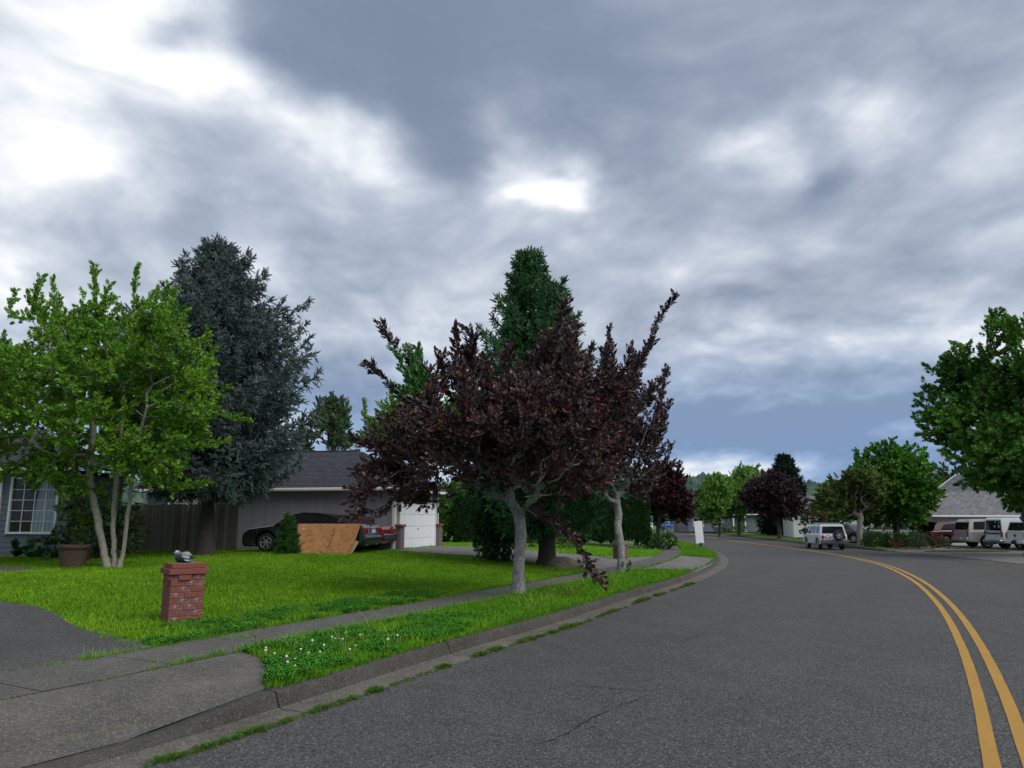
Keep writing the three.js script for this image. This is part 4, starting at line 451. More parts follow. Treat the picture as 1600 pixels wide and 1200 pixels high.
conifer({ name: 'blue_spruce', label: 'big blue grey spruce with two tops beside the wooden fence', seed: 71, x: -11.0, d: 27, h: 11.7, r: .24, y0: 2.9, leanX: -.35, leaders: [[-.3, 0, 11.6], [.28, 0, 11.75]], per: 7, step: .36, dense: .8, hang: .6, scale: 1.12, color: (r) => vary(r, r() < .35 ? [.2, .265, .25] : [.105, .155, .148], .3), prof: (t, az) => { const K = [[.1, 2.3], [.22, 2.9], [.42, 3.5], [.57, 3.4], [.67, 2.6], [.82, 1.45], [.92, .7], [1, .2]]; let i = 1; while (i < K.length - 1 && t > K[i][0]) i++; return mix(K[i - 1][1], K[i][1], clamp((t - K[i - 1][0]) / (K[i][0] - K[i - 1][0]))) * (1 + .2 * noise3(t * 12, Math.cos(az) * 1.5, Math.sin(az) * 1.5)); } });
conifer({ name: 'green_spruce', label: 'green spruce with thick trunk behind the purple plum tree', seed: 73, x: 1.2, d: 26, h: 11.25, r: .27, y0: 2.1, leanX: -.7, per: 8, step: .32, dense: .75, hang: .5, scale: 1.1, color: (r) => vary(r, r() < .35 ? [.10, .25, .09] : [.06, .155, .062], .3), prof: (t, az) => Math.min(3.0, 4.3 * Math.pow(1 - t, .86)) * (1 + .2 * noise3(t * 12, Math.cos(az) * 1.5, Math.sin(az) * 1.5)) + .05 });
conifer({ name: 'dwarf_conifer', label: 'small clipped cone shaped conifer beside the plywood sheet', seed: 75, x: -8.25, d: 27.7, h: 1.58, r: .03, y0: .04, per: 20, step: .05, dense: 1, hang: .1, bareIn: 0, geos: BR.cone, scale: 1.5, droop: .1, color: (r) => vary(r, [.05, .16, .03], .3), prof: (t) => .40 * Math.pow(1 - t, .85) + .01 });
conifer({ name: 'pointed_conifer', label: 'dark pointed conifer behind the dark purple tree', seed: 77, x: 33.2, d: 90, h: 9.4, r: .3, y0: 1.2, per: 8, step: .5, dense: 1, hang: .4, scale: 2.4, color: (r) => vary(r, [.022, .05, .032], .3), prof: (t) => 3.3 * Math.pow(1 - t, .8) });

// shrubs and hedges: leaf clumps through an uneven volume on a few stems
function shrub(o) {
  const r = rng(o.seed), T = thing(o.name, o.label, o.category ?? 'shrub', o.x, o.y ?? gy(o.x, o.d), o.d, o.turn ?? 0, o.group), list = [], sb = new GB();
  for (const [cx, cy, cz, rx, ry, rz] of o.lobes) { for (let i = 0; i < 5; i++) sb.frustum(V(cx * .3 + (r() - .5) * .2, -.03, cz * .3), V(cx + (r() - .5) * rx, cy + (r() - .3) * ry * .6, cz + (r() - .5) * rz), .018, .006, 4); const n = Math.ceil(o.n * rx * ry); for (let i = 0; i < n; i++) { const d = dirRand(r), k = Math.pow(r(), o.shell ?? .3) * (1 + .22 * noise3(d.x * 2.2 + cx + o.seed, d.y * 2.2, d.z * 2.2)); const p = V(cx + d.x * k * rx, cy + d.y * k * ry, cz + d.z * k * rz); if (p.y < .02) continue; const nn = d.clone().multiplyScalar(.7).addScaledVector(dirRand(r), .7); nn.y += .35; list.push({ p, n: nn.normalize(), s: (.7 + r() * .6) * (o.scale ?? 1), c: o.color(r, p) }); } }
  part('stems', sb.build(), M.darkBark, T); foliage(T, o.geos, o.mat ?? LM.green, list, o.seed + 1); return T;
}
const sc = (c, v = .3) => (r) => vary(r, c, v);
shrub({ name: 'camellia_shrub', label: 'dark leafy shrub under the green spruce beside the driveway', seed: 81, x: -.55, d: 26.7, n: 420, lobes: [[0, .8, 0, .55, .8, .5], [-.35, .55, .1, .42, .55, .4], [.5, .75, 0, .5, .75, .45], [.1, 1.6, -.1, .65, .7, .5], [-.5, 1.3, 0, .4, .5, .4], [.7, 1.6, -.2, .5, .6, .5]], geos: CLU.broad, color: sc([.025, .07, .02]) });
shrub({ name: 'clipped_box_shrub', label: 'low clipped yellow green shrub behind the spruce trunk', seed: 82, x: 2.0, d: 38.5, n: 900, shell: .15, lobes: [[-.5, .3, 0, .7, .38, .5], [.5, .3, 0, .7, .38, .5]], geos: CLU.small, color: sc([.09, .16, .02]) });
shrub({ name: 'loose_shrub', label: 'loose green shrub at the open end of the tall hedge', seed: 83, x: 8.9, d: 46, n: 300, lobes: [[0, .55, 0, .9, .65, .8], [.55, .4, .2, .6, .5, .6], [-.8, .6, 0, .7, .7, .7]], geos: CLU.broad, color: sc([.035, .085, .016]) });
shrub({ name: 'bright_bush', label: 'bright leafy bush beside the garage corner', seed: 84, x: -3.3, d: 45.5, n: 160, lobes: [[0, 2.0, 0, 1.3, 1.6, 1.1], [.6, 3.0, 0, .9, 1.0, .8], [-.6, 1, 0, 1, 1, 1]], geos: CLU.far, color: sc([.07, .17, .02]) });
// the hedge: two runs of clipped conifer foliage
(function hedge() {
  const r = rng(91), T = thing('tall_hedge', 'long dark green clipped hedge beyond the driveway', 'hedge', -3.2, gy(-3.2, 44.5), 44.5), list = [], L = 11.3, H = 2.55, W = 1.1;
  for (let i = 0; i < 16000; i++) { const u = r() * L, face = r(), v = Math.pow(r(), .9); let y, z; if (face < .7) { y = v * H; z = .5 * W * (1 - .12 * v) - r() * .16; } else { y = H - r() * .14; z = (r() - .5) * W * .9; } const bump = .1 * noise3(u * .9, y * .9, 3) + .06 * noise3(u * 3, y * 3, 8); z += bump; if (y > H * .8) y += .22 * noise3(u * .7, 1, 5) + .1 * noise3(u * 2.4, 7, 2); const dep = -u * .08; list.push({ p: V(u, y, z + dep), n: V((r() - .5) * .8, .75 + r() * .4, face < .7 ? .5 : (r() - .5)).normalize(), s: .8 + r() * .6, c: vary(r, [.02, .066, .014], .35) }); }
  for (const e of [0, L]) for (let i = 0; i < 700; i++) list.push({ p: V(e + (r() - .5) * .16, r() * H, (r() - .5) * W - e * .08), n: V(e ? .6 : -.6, .8, 0).normalize(), s: .8 + r() * .6, c: vary(r, [.02, .066, .014], .35) });
  const core = new THREE.Shape([[0, 0], [L, 0], [L, H - .15], [0, H - .15]].map(([x, y]) => new THREE.Vector2(x, y))), sb = []; for (let i = 0; i < 14; i++) sb.push(new THREE.CylinderGeometry(.05, .07, H * .8, 5).translate(.4 + i * .8, H * .4, -(.4 + i * .8) * .08)); part('stems', mergeGeometries(sb), M.darkBark, T);
  foliage(T, [brush(7, .24, .05, 30, .012), brush(8, .2, .05, 30, .012)], LM.needle, list, 92);
})();
shrub({ name: 'loose_hedge', label: 'loose leafy hedge filling in behind the clipped hedge', seed: 85, x: 3.2, d: 48.5, n: 110, lobes: [[-4.6, 1.6, 0, 1.8, 1.5, 1.2], [-2, 1.6, 0, 1.8, 1.5, 1.2], [.6, 1.6, 0, 1.8, 1.6, 1.2], [3, 1.6, 0, 1.8, 1.5, 1.2], [4.4, 1.3, 0, 1.2, 1.2, 1.2], [2.2, 2.6, 0, 1.3, .7, 1]], geos: CLU.far, color: sc([.035, .09, .016]) });
shrub({ name: 'hosta_plant', label: 'broad leaved hosta under the gridded window', category: 'plant', seed: 86, x: -15.9, d: 25.4, n: 60, lobes: [[0, .3, 0, .5, .3, .35], [-.5, .2, .1, .45, .22, .3]], geos: CLU.hosta, color: sc([.045, .11, .03]) });
shrub({ name: 'foundation_shrub', label: 'dark green shrub between the house wall and terracotta pot', seed: 87, x: -14.1, d: 25, n: 240, lobes: [[0, .7, 0, .8, .75, .6], [-.9, .5, .1, .6, .5, .5], [.9, .9, 0, .9, .9, .6], [0, 1.5, 0, .8, .6, .5]], geos: CLU.broad, color: sc([.03, .075, .016]) });
shrub({ name: 'tall_shrub', label: 'yellow green leafy shrub behind the three stemmed tree', seed: 88, x: -13.4, d: 23.6, n: 150, lobes: [[0, 1.6, 0, .9, .5, .6], [.4, 2.2, 0, .8, .4, .6], [-.3, 1.1, 0, .6, .4, .5]], geos: CLU.maple, mat: leafMat(.5, .28), color: sc([.12, .23, .022]) });
shrub({ name: 'pot_plant', label: 'small leafy plant growing in the terracotta pot', category: 'plant', seed: 89, x: -12.2, y: gy(-12.2, 21) + .58, d: 21, n: 320, lobes: [[0, .22, 0, .5, .26, .4], [.3, .3, 0, .3, .25, .3]], geos: CLU.small, color: sc([.035, .075, .02]) });
{ const x = -12.2, d = 21, P = thing('plant_pot', 'large brown tapered plant pot on the lawn beside tree', 'pot', x, gy(x, d), d), pr = [[0, .02], [.27, .0], [.29, .02], [.38, .52], [.43, .53], [.44, .62], [.40, .63], [.38, .55], [.30, .5], [0, .5]].map(([a, b]) => new THREE.Vector2(a, b)); part('body', new THREE.LatheGeometry(pr, 36), M.pot, P); part('potting_soil', new THREE.CylinderGeometry(.37, .36, .04, 24).translate(0, .555, 0), M.dark, P); }
// right hand beds
shrub({ name: 'low_box_hedge', label: 'low clipped dark hedge under the rounded maple', seed: 101, x: 25.7, d: 50.6, n: 700, shell: .15, lobes: [[-1.2, .4, 0, .9, .5, .6], [0, .42, 0, .9, .5, .6], [1.2, .4, 0, .9, .5, .6]], geos: CLU.small, scale: 1.4, color: sc([.03, .085, .014]) });
shrub({ name: 'red_shrub', label: 'small rusty red leaved shrub before the low hedge', seed: 102, x: 25.2, d: 49.2, n: 500, lobes: [[0, .22, 0, .5, .25, .4]], geos: CLU.small, scale: 1.3, color: sc([.13, .045, .03]) });
shrub({ name: 'lavender_mound', label: 'rounded grey green mound shrub beside the bronze bush', seed: 103, x: 26.3, d: 48.9, n: 340, lobes: [[0, .42, 0, .5, .5, .5]], geos: CLU.small, scale: 1.4, color: sc([.045, .085, .035]) });
shrub({ name: 'bronze_bush', label: 'bronze green bush next to the maroon car', seed: 104, x: 27.6, d: 49.4, n: 300, lobes: [[0, .4, 0, .75, .42, .6], [.75, .3, -.2, .5, .35, .5]], geos: CLU.small, scale: 1.4, color: (r) => vary(r, r() < .5 ? [.10, .085, .025] : [.05, .08, .02], .3) });
shrub({ name: 'flowering_shrub', label: 'red flowered upright shrub beside the far brick post', seed: 105, x: 24.6, d: 61, n: 110, lobes: [[0, 1.3, 0, 1.1, 1.3, .9], [.3, 2.3, 0, .9, .7, .8]], geos: CLU.broad, scale: 1.6, color: (r, p) => p.y > 1.9 && r() < .35 ? vary(r, [.22, .05, .04], .3) : vary(r, [.03, .065, .018], .3) });
shrub({ name: 'garden_shrub', label: 'yellow green shrub under the blue house window', seed: 106, x: 31.5, d: 104, n: 120, lobes: [[0, .6, 0, 1.0, .7, .8]], geos: CLU.broad, scale: 1.8, color: sc([.12, .15, .02]) });
shrub({ name: 'garden_shrub', label: 'low dark shrub beside the white porch post', seed: 107, x: 29, d: 104, n: 120, lobes: [[0, .5, 0, 1.2, .6, .8]], geos: CLU.broad, scale: 1.8, color: sc([.06, .09, .02]) });
shrub({ name: 'pale_tree', label: 'pale green tree showing above the pale house roof', category: 'tree', seed: 108, x: 45, y: -.3, d: 76, n: 34, lobes: [[-4, 4.2, 0, 3, 2.4, 2], [1, 4.8, 0, 3.4, 2.8, 2], [6, 4, 0, 3, 2.6, 2], [-4, 2, 0, 3, 2, 2], [1, 2, 0, 3, 2, 2]], geos: CLU.far, scale: 2, color: sc([.05, .1, .03]) });
for (const [x, d, h, k, lab] of [[36, 96, 2.3, 1.7, 'round green garden tree right of the blue house'], [38, 84, 2.6, 1.8, 'bushy green garden tree behind the white off roader'], [21.2, 128, 2.4, 1.6, 'small dark tree standing before the far white house'], [30.5, 71, 2.2, 1.5, 'leafy tree in front of the white garage door']])
  shrub({ name: 'garden_tree', label: lab, category: 'tree', seed: Math.round(x * 7), x, d, n: 90, lobes: [[0, h, 0, k, k * .9, k], [.6, h + k * .6, 0, k * .6, k * .6, k * .6], [-.7, h + .3, 0, k * .6, k * .6, k * .6], [0, h - k * .7, 0, .5, .6, .5]], geos: CLU.far, scale: 1.4, color: sc([.045, .1, .022]) });
shrub({ name: 'wispy_shrub', label: 'small wispy shrub at the foot of the slim plum trunk', category: 'plant', seed: 109, x: 3.4, d: 22.3, n: 700, lobes: [[0, .15, 0, .14, .2, .14]], geos: CLU.small, color: sc([.06, .12, .02]) });
// far wooded ridge
(function ridge() {
  const r = rng(111), geos = [0, 1, 2].map((v) => { const b = new GB(), tiers = v < 2 ? 9 : 6; for (let t = 0; t < tiers; t++) { const f = t / tiers, y0 = .06 + f * .8, rad = v < 2 ? .2 * Math.pow(1 - f, .75) : .34 * Math.sqrt(Math.max(.05, 1 - (f * 1.7 - .8) ** 2)), n = 13, top = b.v((r() - .5) * .04, y0 + .24, (r() - .5) * .04, 0, 0, [1, 1, 1]), ring = []; for (let i = 0; i < n; i++) { const a = i / n * 6.283 + t, k = rad * (.55 + r() * .6); ring.push(b.v(Math.cos(a) * k, y0 - r() * .07, Math.sin(a) * k, 0, 0, [1, 1, 1])); } for (let i = 0; i < n; i++) b.t(ring[i], top, ring[(i + 1) % n]); } return b.build(); });
  const list = []; for (let i = 0; i < 15000; i++) { const a = (r() - .5) * 2 + .15, R = 290 + r() * 190, h = (8 + r() * 7) * (1 + .2 * noise3(a * 19, 1, 1)); list.push({ p: V(Math.sin(a) * R, -2 + (R - 290) * .085 * (1 + .5 * noise3(a * 6, 3, 2)), -Math.cos(a) * R), n: V(0, 1, 0), s: h, c: vary(r, r() < .4 ? [.055, .09, .06] : [.035, .065, .058], .3) }); }
  const G = new THREE.Group(); G.name = 'wooded_ridge'; tag(G, 'dark blue green wooded ridge along the horizon', 'woods', null, 'stuff'); scene.add(G); foliage(G, geos, LM.needle, list, 112, 'trees');
})();

// ---------------------------------------------------------------- brick mailbox posts and their ornament
function brickPost(name, label, x, d, a, turn, courses, ch, pale, cap) {
  const y = gy(x, d), T = thing(name, label, 'brick post', x, y, d, turn), r = rng(Math.round(x * 10 + 300)), H = courses * ch; part('mortar_core', box(a - .028, H + .1, a - .028, 0, H / 2 - .05, 0), M.mortar, T);
  const bl = (a - .02) / 2.5, full = rbox(bl - .010, ch - .012, .095, 0, 0, 0, .006, 1), half = rbox(bl / 2 - .010, ch - .012, .095, 0, 0, 0, .006, 1); { for (const g of [full, half]) { const u = g.attributes.uv, p = g.attributes.position; for (let i = 0; i < u.count; i++) u.setXY(i, p.getX(i) * 2 + p.getZ(i), p.getY(i) * 2); } }
  for (let c = 0; c < courses; c++) for (let s = 0; s < 4; s++) { const ang = s * Math.PI / 2; let x0 = -a / 2 + .095 * (c % 2), x1 = a / 2 - .095 * (1 - c % 2); let q = x0; const seq = (c + s) % 2 ? [1, 1] : [1, 1]; const span = x1 - x0, k = span / (bl * 2); for (let i = 0; i < 2; i++) { const whitish = pale && (pale === 2 || (s === 0 ? r() < .62 : r() < .1)); const m = part('brick', full, whitish ? M.brickPale : M.brick, T), xc = q + bl * k * .5; m.scale.x = k * (1 - .012); q += bl * k; const z = a / 2 - .0475 + (r() - .5) * .006 + (c === courses - 1 && (i + s) % 2 === 0 ? .028 : 0); m.position.set(xc * Math.cos(ang) + z * Math.sin(ang), (c + .5) * ch, -xc * Math.sin(ang) + z * Math.cos(ang)); m.rotation.y = ang; } }
  const w1 = a + .075, w2 = a + .005; const lay = (w, y0, h, nm, mat) => { part('mortar_bed', box(w - .014, h - .004, w - .014, 0, y0 + h / 2, 0), M.mortar, T); const n = 2; for (let s = 0; s < 4; s++) { const L = w - .1, bw = L / n, g = rbox(bw - .008, h, .1, 0, 0, 0, .006, 1), ang = s * Math.PI / 2; const u = g.attributes.uv, p = g.attributes.position; for (let i = 0; i < u.count; i++) u.setXY(i, p.getX(i) * 2 + s, p.getY(i) * 2 + p.getZ(i)); for (let i = 0; i < n; i++) { const xc = -w / 2 + bw * (i + .5), z = w / 2 - .05, m = part(nm, g, mat, T); m.position.set(xc * Math.cos(ang) + z * Math.sin(ang), y0 + h / 2, -xc * Math.sin(ang) + z * Math.cos(ang)); m.rotation.y = ang; } } };
  lay(w1, H + .004, .085, 'cap_brick', cap ?? M.brick); lay(w2, H + .093, .072, 'cap_brick', cap ?? M.brick); return y + H + .166;
}
const postTop = brickPost('brick_post', 'red brick mailbox post with stepped cap beside the asphalt driveway', -5.12, 11.85, .5, .66, 8, .0885, 1);
brickPost('pale_brick_post', 'pinkish brick post with pale cap behind the slim plum trunk', 4.65, 32.4, .46, .5, 7, .085, 2, M.mortar);
brickPost('small_brick_post', 'small brick post beside the dark purple far tree', 28.4, 72, .6, .3, 9, .09, 0);
// grey and black bird ornament, head to the left
(function bird() {
  const T = thing('bird_ornament', 'grey and black bird shaped ornament on the brick post', 'ornament', -5.17, postTop, 11.85, .15), blk = S({ color: rgb(.014, .016, .018), roughness: .55 }), gr = S({ color: rgb(.20, .225, .25), roughness: .6, map: paintT }), slate = S({ color: rgb(.075, .085, .105), roughness: .6 }), lt = S({ color: rgb(.36, .39, .40), roughness: .6 });
  const blob = (pts, rads, sx = 1) => { const b = new GB(); const cv = new THREE.CatmullRomCurve3(pts.map((p) => V(...p))), n = 22, P = [], R = []; for (let i = 0; i <= n; i++) { P.push(cv.getPoint(i / n)); const f = i / n * (rads.length - 1), k = Math.min(rads.length - 2, Math.floor(f)); R.push(mix(rads[k], rads[k + 1], sstep(0, 1, f - k)) + 1e-4); } b.tube(P, R, 20); const g = b.build(); g.scale(1, 1, sx); return g; };
  part('body', blob([[-.115, .05, 0], [-.07, .065, 0], [0, .075, 0], [.08, .07, 0], [.15, .075, 0]], [.0, .05, .068, .074, .068, .05, .0], 1.15), blk, T);
  part('neck', blob([[-.03, .09, 0], [-.05, .135, 0], [-.04, .175, 0]], [.0, .055, .066, .058, .035, 0]), slate, T);
  const head = part('head', blob([[-.13, .135, 0], [-.09, .145, 0], [-.04, .15, 0]], [0, .028, .04, .036, .0]), lt, T); part('beak', blob([[-.17, .128, 0], [-.14, .132, 0], [-.11, .135, 0]], [.004, .014, .02, .0], 1.3), blk, head); for (const s of [-1, 1]) part('eye', new THREE.SphereGeometry(.006, 8, 6).translate(-.098, .152, s * .036), blk, head);
  for (const s of [-1, 1]) { const w = part('wing', blob([[-.02, .12, 0], [.05, .115, 0], [.13, .075, 0]], [.0, .042, .05, .04, .0], .5).translate(0, 0, s * .058), gr, T); for (let k = 0; k < 3; k++) part('feather', blob([[.0 + k * .02, .1 - k * .028, 0], [.07 + k * .015, .085 - k * .026, 0], [.145, .065 - k * .018, 0]], [0, .012, .013, .008, 0], .5).translate(0, 0, s * .082), k % 2 ? slate : lt, w); }
  part('tail', blob([[.12, .07, 0], [.16, .085, 0], [.185, .1, 0]], [0, .03, .028, .012, 0]), blk, T); part('base', rbox(.2, .012, .1, .02, .006, 0, .005, 1), blk, T);
})();
// plywood sheets leaning on the car
function board(name, label, x, d, w, h, bow, tilt, turn, mat, cutR) {
  const T = thing(name, label, 'plywood', x, gy(x, d) + .0, d, turn), b = new GB(), n = 24, m = 12, th = .016, idx = []; for (const s of [0, 1]) for (let i = 0; i <= n; i++) for (let j = 0; j <= m; j++) { const u = i / n, v = j / m, xx = (u - .5) * w - cutR * Math.pow(1 - v, 1.4) * Math.pow(u, 3) , z = -tilt * v * h - bow * Math.sin(u * 3.14) * .6 - bow * Math.pow(u, 3) * (1 - v) + s * th; b.v(xx, v * h * Math.sqrt(1 - tilt * tilt), z, u * w / 2.44, v * h / 2.44); }
  const W = m + 1, F = (n + 1) * W; for (let i = 0; i < n; i++) for (let j = 0; j < m; j++) { const a = i * W + j; b.q(a, a + 1, a + W + 1, a + W); b.q(F + a, F + a + W, F + a + W + 1, F + a + 1); } const e = (a, c) => b.q(a, F + a, F + c, c); for (let i = 0; i < n; i++) { e((i + 1) * W, i * W); e(i * W + m, (i + 1) * W + m); } for (let j = 0; j < m; j++) { e(j, j + 1); e(n * W + j + 1, n * W + j); }
  part('sheet', b.build(), mat, T); return T;
}
board('plywood_sheet', 'orange brown plywood sheet leaning against the black sedan', -6.9, 27.95, 2.36, 1.16, .05, .3, 0, M.ply, .34);
board('plywood_sheet', 'warped second plywood sheet showing behind the front sheet', -6.72, 28.12, 2.3, 1.14, .1, .33, -.03, M.plyEdge, .42);
// white board on a stub beside the far kerb
{ const x = 12.55, d = 50.2, T = thing('white_sign_board', 'blank white board on a short black foot at the far kerb', 'sign', x, gy(x, d), d, .12); const p = part('panel', rbox(.56, 1.46, .06, 0, .98, 0, .015, 1), M.white, T); p.rotation.z = .055; part('foot', rbox(.16, .3, .12, .03, .14, 0, .02, 1), M.black, T); }
// rocks at the spruce
{ const g = new THREE.IcosahedronGeometry(.5, 4), p = g.attributes.position; for (let i = 0; i < p.count; i++) { const v = V(p.getX(i), p.getY(i), p.getZ(i)), k = 1 + .25 * noise3(v.x * 2, v.y * 2, v.z * 2) + .05 * noise3(v.x * 9, v.y * 9, v.z * 9); p.setXYZ(i, v.x * k * 1.1, v.y * k * .62, v.z * k * .7); } g.computeVertexNormals(); const m = new THREE.Mesh(g, S({ map: concreteT, color: rgb(2.0, 1.85, 1.6), roughness: .95 })); m.name = 'garden_rock'; m.position.set(1.68, gy(1.68, 25.2) + .05, -25.1); m.castShadow = m.receiveShadow = true; tag(m, 'rounded grey boulder at the foot of the green spruce', 'rock'); scene.add(m);
  shrub({ name: 'rock_plant', label: 'small dark plant beside the boulder', category: 'plant', seed: 121, x: 2.3, d: 25.1, n: 600, lobes: [[0, .14, 0, .2, .16, .2]], geos: CLU.small, color: sc([.03, .06, .02]) }); }

// ---------------------------------------------------------------- vehicles: local +x is the front
function vehicle(o) {
  const T = thing(o.name, o.label, o.category ?? 'car', o.x, (o.y ?? gy(o.x, o.d) + .01), o.d, o.turn), { L, W, H, belt, wr, wf, wb } = o, cl = o.clear ?? .24, P = o.paint, hy = o.hood ?? belt - .05;
  const sh = new THREE.Shape(), pts = o.outline ?? [[-L / 2 + .06, cl + .06], [-L / 2, cl + .28], [-L / 2 + .02, belt - .12], [-L / 2 + .08, belt], [o.cab[o.cab.length - 1][0], belt], [o.cab[o.cab.length - 1][0] + .15, hy + .02], [L / 2 - .5, hy - .05], [L / 2 - .1, hy - .15], [L / 2, hy - .33], [L / 2 - .02, cl + .12], [L / 2 - .1, cl]];
  sh.moveTo(...pts[0]); for (const p of pts.slice(1)) sh.lineTo(...p); const R = wr + .07; for (const c of [wf, wb]) { const dy = cl - wr, half = Math.sqrt(Math.max(.01, R * R - dy * dy)); sh.lineTo(c + half, cl); const a0 = Math.atan2(dy, half), n = 14; for (let i = 1; i < n; i++) { const a = mix(a0, Math.PI - a0, i / n); sh.lineTo(c + Math.cos(a) * R, wr + Math.sin(a) * R); } sh.lineTo(c - half, cl); }
  const bv = .07, g = new THREE.ExtrudeGeometry(sh, { depth: W - bv * 2, bevelEnabled: true, bevelThickness: bv, bevelSize: .05, bevelOffset: -.05, bevelSegments: 4, curveSegments: 6 }).translate(0, 0, -W / 2 + bv); const body = part('body', g, P, T);
  part('underbody', box(L - .5, .22, W - .5, 0, cl + .12, 0), M.black, T);
  if (o.lower) for (const s of [-1, 1]) part('side_cladding', rbox(Math.abs(wf - wb) - R * 2 - .05, .16, .04, (wf + wb) / 2, cl + .1, s * (W / 2 - .01), .015, 1), o.lower, body);
  const cabs = [[o.cab, o.tumble ?? .14]]; const inset = (y) => (o.tumble ?? .14) * clamp((y - belt) / (H - belt)) + .03;
  const cb = new GB(), cp = o.cab, sides = [1, -1].map((s) => cp.map(([x, y]) => cb.v(x, y, s * (W / 2 - inset(y))))); const tri = THREE.ShapeUtils.triangulateShape(cp.map(([x, y]) => new THREE.Vector2(x, y)), []); for (const [a, b, c] of tri) { cb.t(sides[0][a], sides[0][b], sides[0][c]); cb.t(sides[1][a], sides[1][c], sides[1][b]); }
  for (let i = 0; i < cp.length - 1; i++) { const q = [i, i + 1].map((k) => { const [x, y] = cp[k], z = W / 2 - inset(y); const crown = .0; return [cb.v(x, y, z), cb.v(x, y + crown, -z)]; }); cb.q(q[0][0], q[0][1], q[1][1], q[1][0]); }
  const cabin = part('cabin', cb.build(), o.roofPaint ?? P, T);
  const sideGlass = (poly, mat) => { for (const s of [1, -1]) { const g = new GB(), A = poly.map(([x, y]) => g.v(x, y, s * (W / 2 - inset(y) + .006))); for (const [a, b, c] of THREE.ShapeUtils.triangulateShape(poly.map(([x, y]) => new THREE.Vector2(x, y)), [])) s > 0 ? g.t(A[a], A[b], A[c]) : g.t(A[a], A[c], A[b]); part('side_window', g.build(), mat ?? M.glass, cabin); } };
  for (const w of o.sideWin) sideGlass(w);
  const across = (nm, a, b, m0, m1, mz, mat) => { const d = V(b[0] - a[0], b[1] - a[1], 0), nn = V(-d.y, d.x, 0).normalize().multiplyScalar(o.flip ? -.008 : -.008); if (nn.y < 0 || true) { } const g = new GB(), pt = (t, s) => { const x = mix(a[0], b[0], t), y = mix(a[1], b[1], t); const out = V(d.y, -d.x, 0).normalize(); const sg = out.x * Math.sign((a[0] + b[0]) / 2 - (cp[0][0] + cp[cp.length - 1][0]) / 2) < 0 ? -1 : 1; return g.v(x + out.x * sg * .008, y + out.y * sg * .008, s * (W / 2 - inset(y) - mz)); }; const A = pt(m0, 1), B = pt(m0, -1), C = pt(m1, -1), D = pt(m1, 1); g.q(A, B, C, D); return part(nm, g.build(), mat ?? M.glass, cabin); };
  across('rear_window', cp[0], cp[o.rearTop ?? 1], o.rw?.[0] ?? .1, o.rw?.[1] ?? .9, .1); across('windscreen', cp[cp.length - 1], cp[cp.length - 1 - (o.frontTop ?? 1)], .08, .92, .08);
  // wheels
  const tyre = new THREE.LatheGeometry([[wr * .62, -.1], [wr * .9, -.11], [wr * .99, -.085], [wr, -.03], [wr, .03], [wr * .99, .085], [wr * .9, .11], [wr * .62, .1]].map(([a, b]) => new THREE.Vector2(a, b)), 32).rotateX(Math.PI / 2), rimParts = [new THREE.CylinderGeometry(wr * .64, wr * .64, .14, 28, 1, true).rotateX(Math.PI / 2), new THREE.CylinderGeometry(wr * .17, wr * .2, .03, 14).rotateX(Math.PI / 2).translate(0, 0, .09)], nsp = o.spokes ?? 6; for (let i = 0; i < nsp; i++) { const a = i / nsp * 6.283; rimParts.push(box(wr * .5, wr * .17, .03, wr * .38, 0, .07).rotateZ(a)); } const lip = new THREE.TorusGeometry(wr * .63, .014, 6, 30).translate(0, 0, .095); const rim = mergeGeometries([...rimParts, lip].map((q) => q.toNonIndexed())); const back = new THREE.CircleGeometry(wr * .62, 24).translate(0, 0, .01);
  for (const wx of [wf, wb]) for (const s of [1, -1]) { const t = part('wheel', tyre, M.rubber, T); t.position.set(wx, wr, s * (W / 2 - .13)); if (s < 0) t.rotation.y = Math.PI; part('rim', rim, o.rimMat ?? M.alloy, t); part('brake_disc', back, M.dark, t); }
  for (const [nm, x, y, z, sx, sy, sz, mat, both, r = .03] of o.bits) for (const s of both ? [1, -1] : [1]) part(nm, rbox(sx, sy, sz, x, y, z * s, r, 2), mat, T);
  return T;
}
const redLamp = M.tailRed;
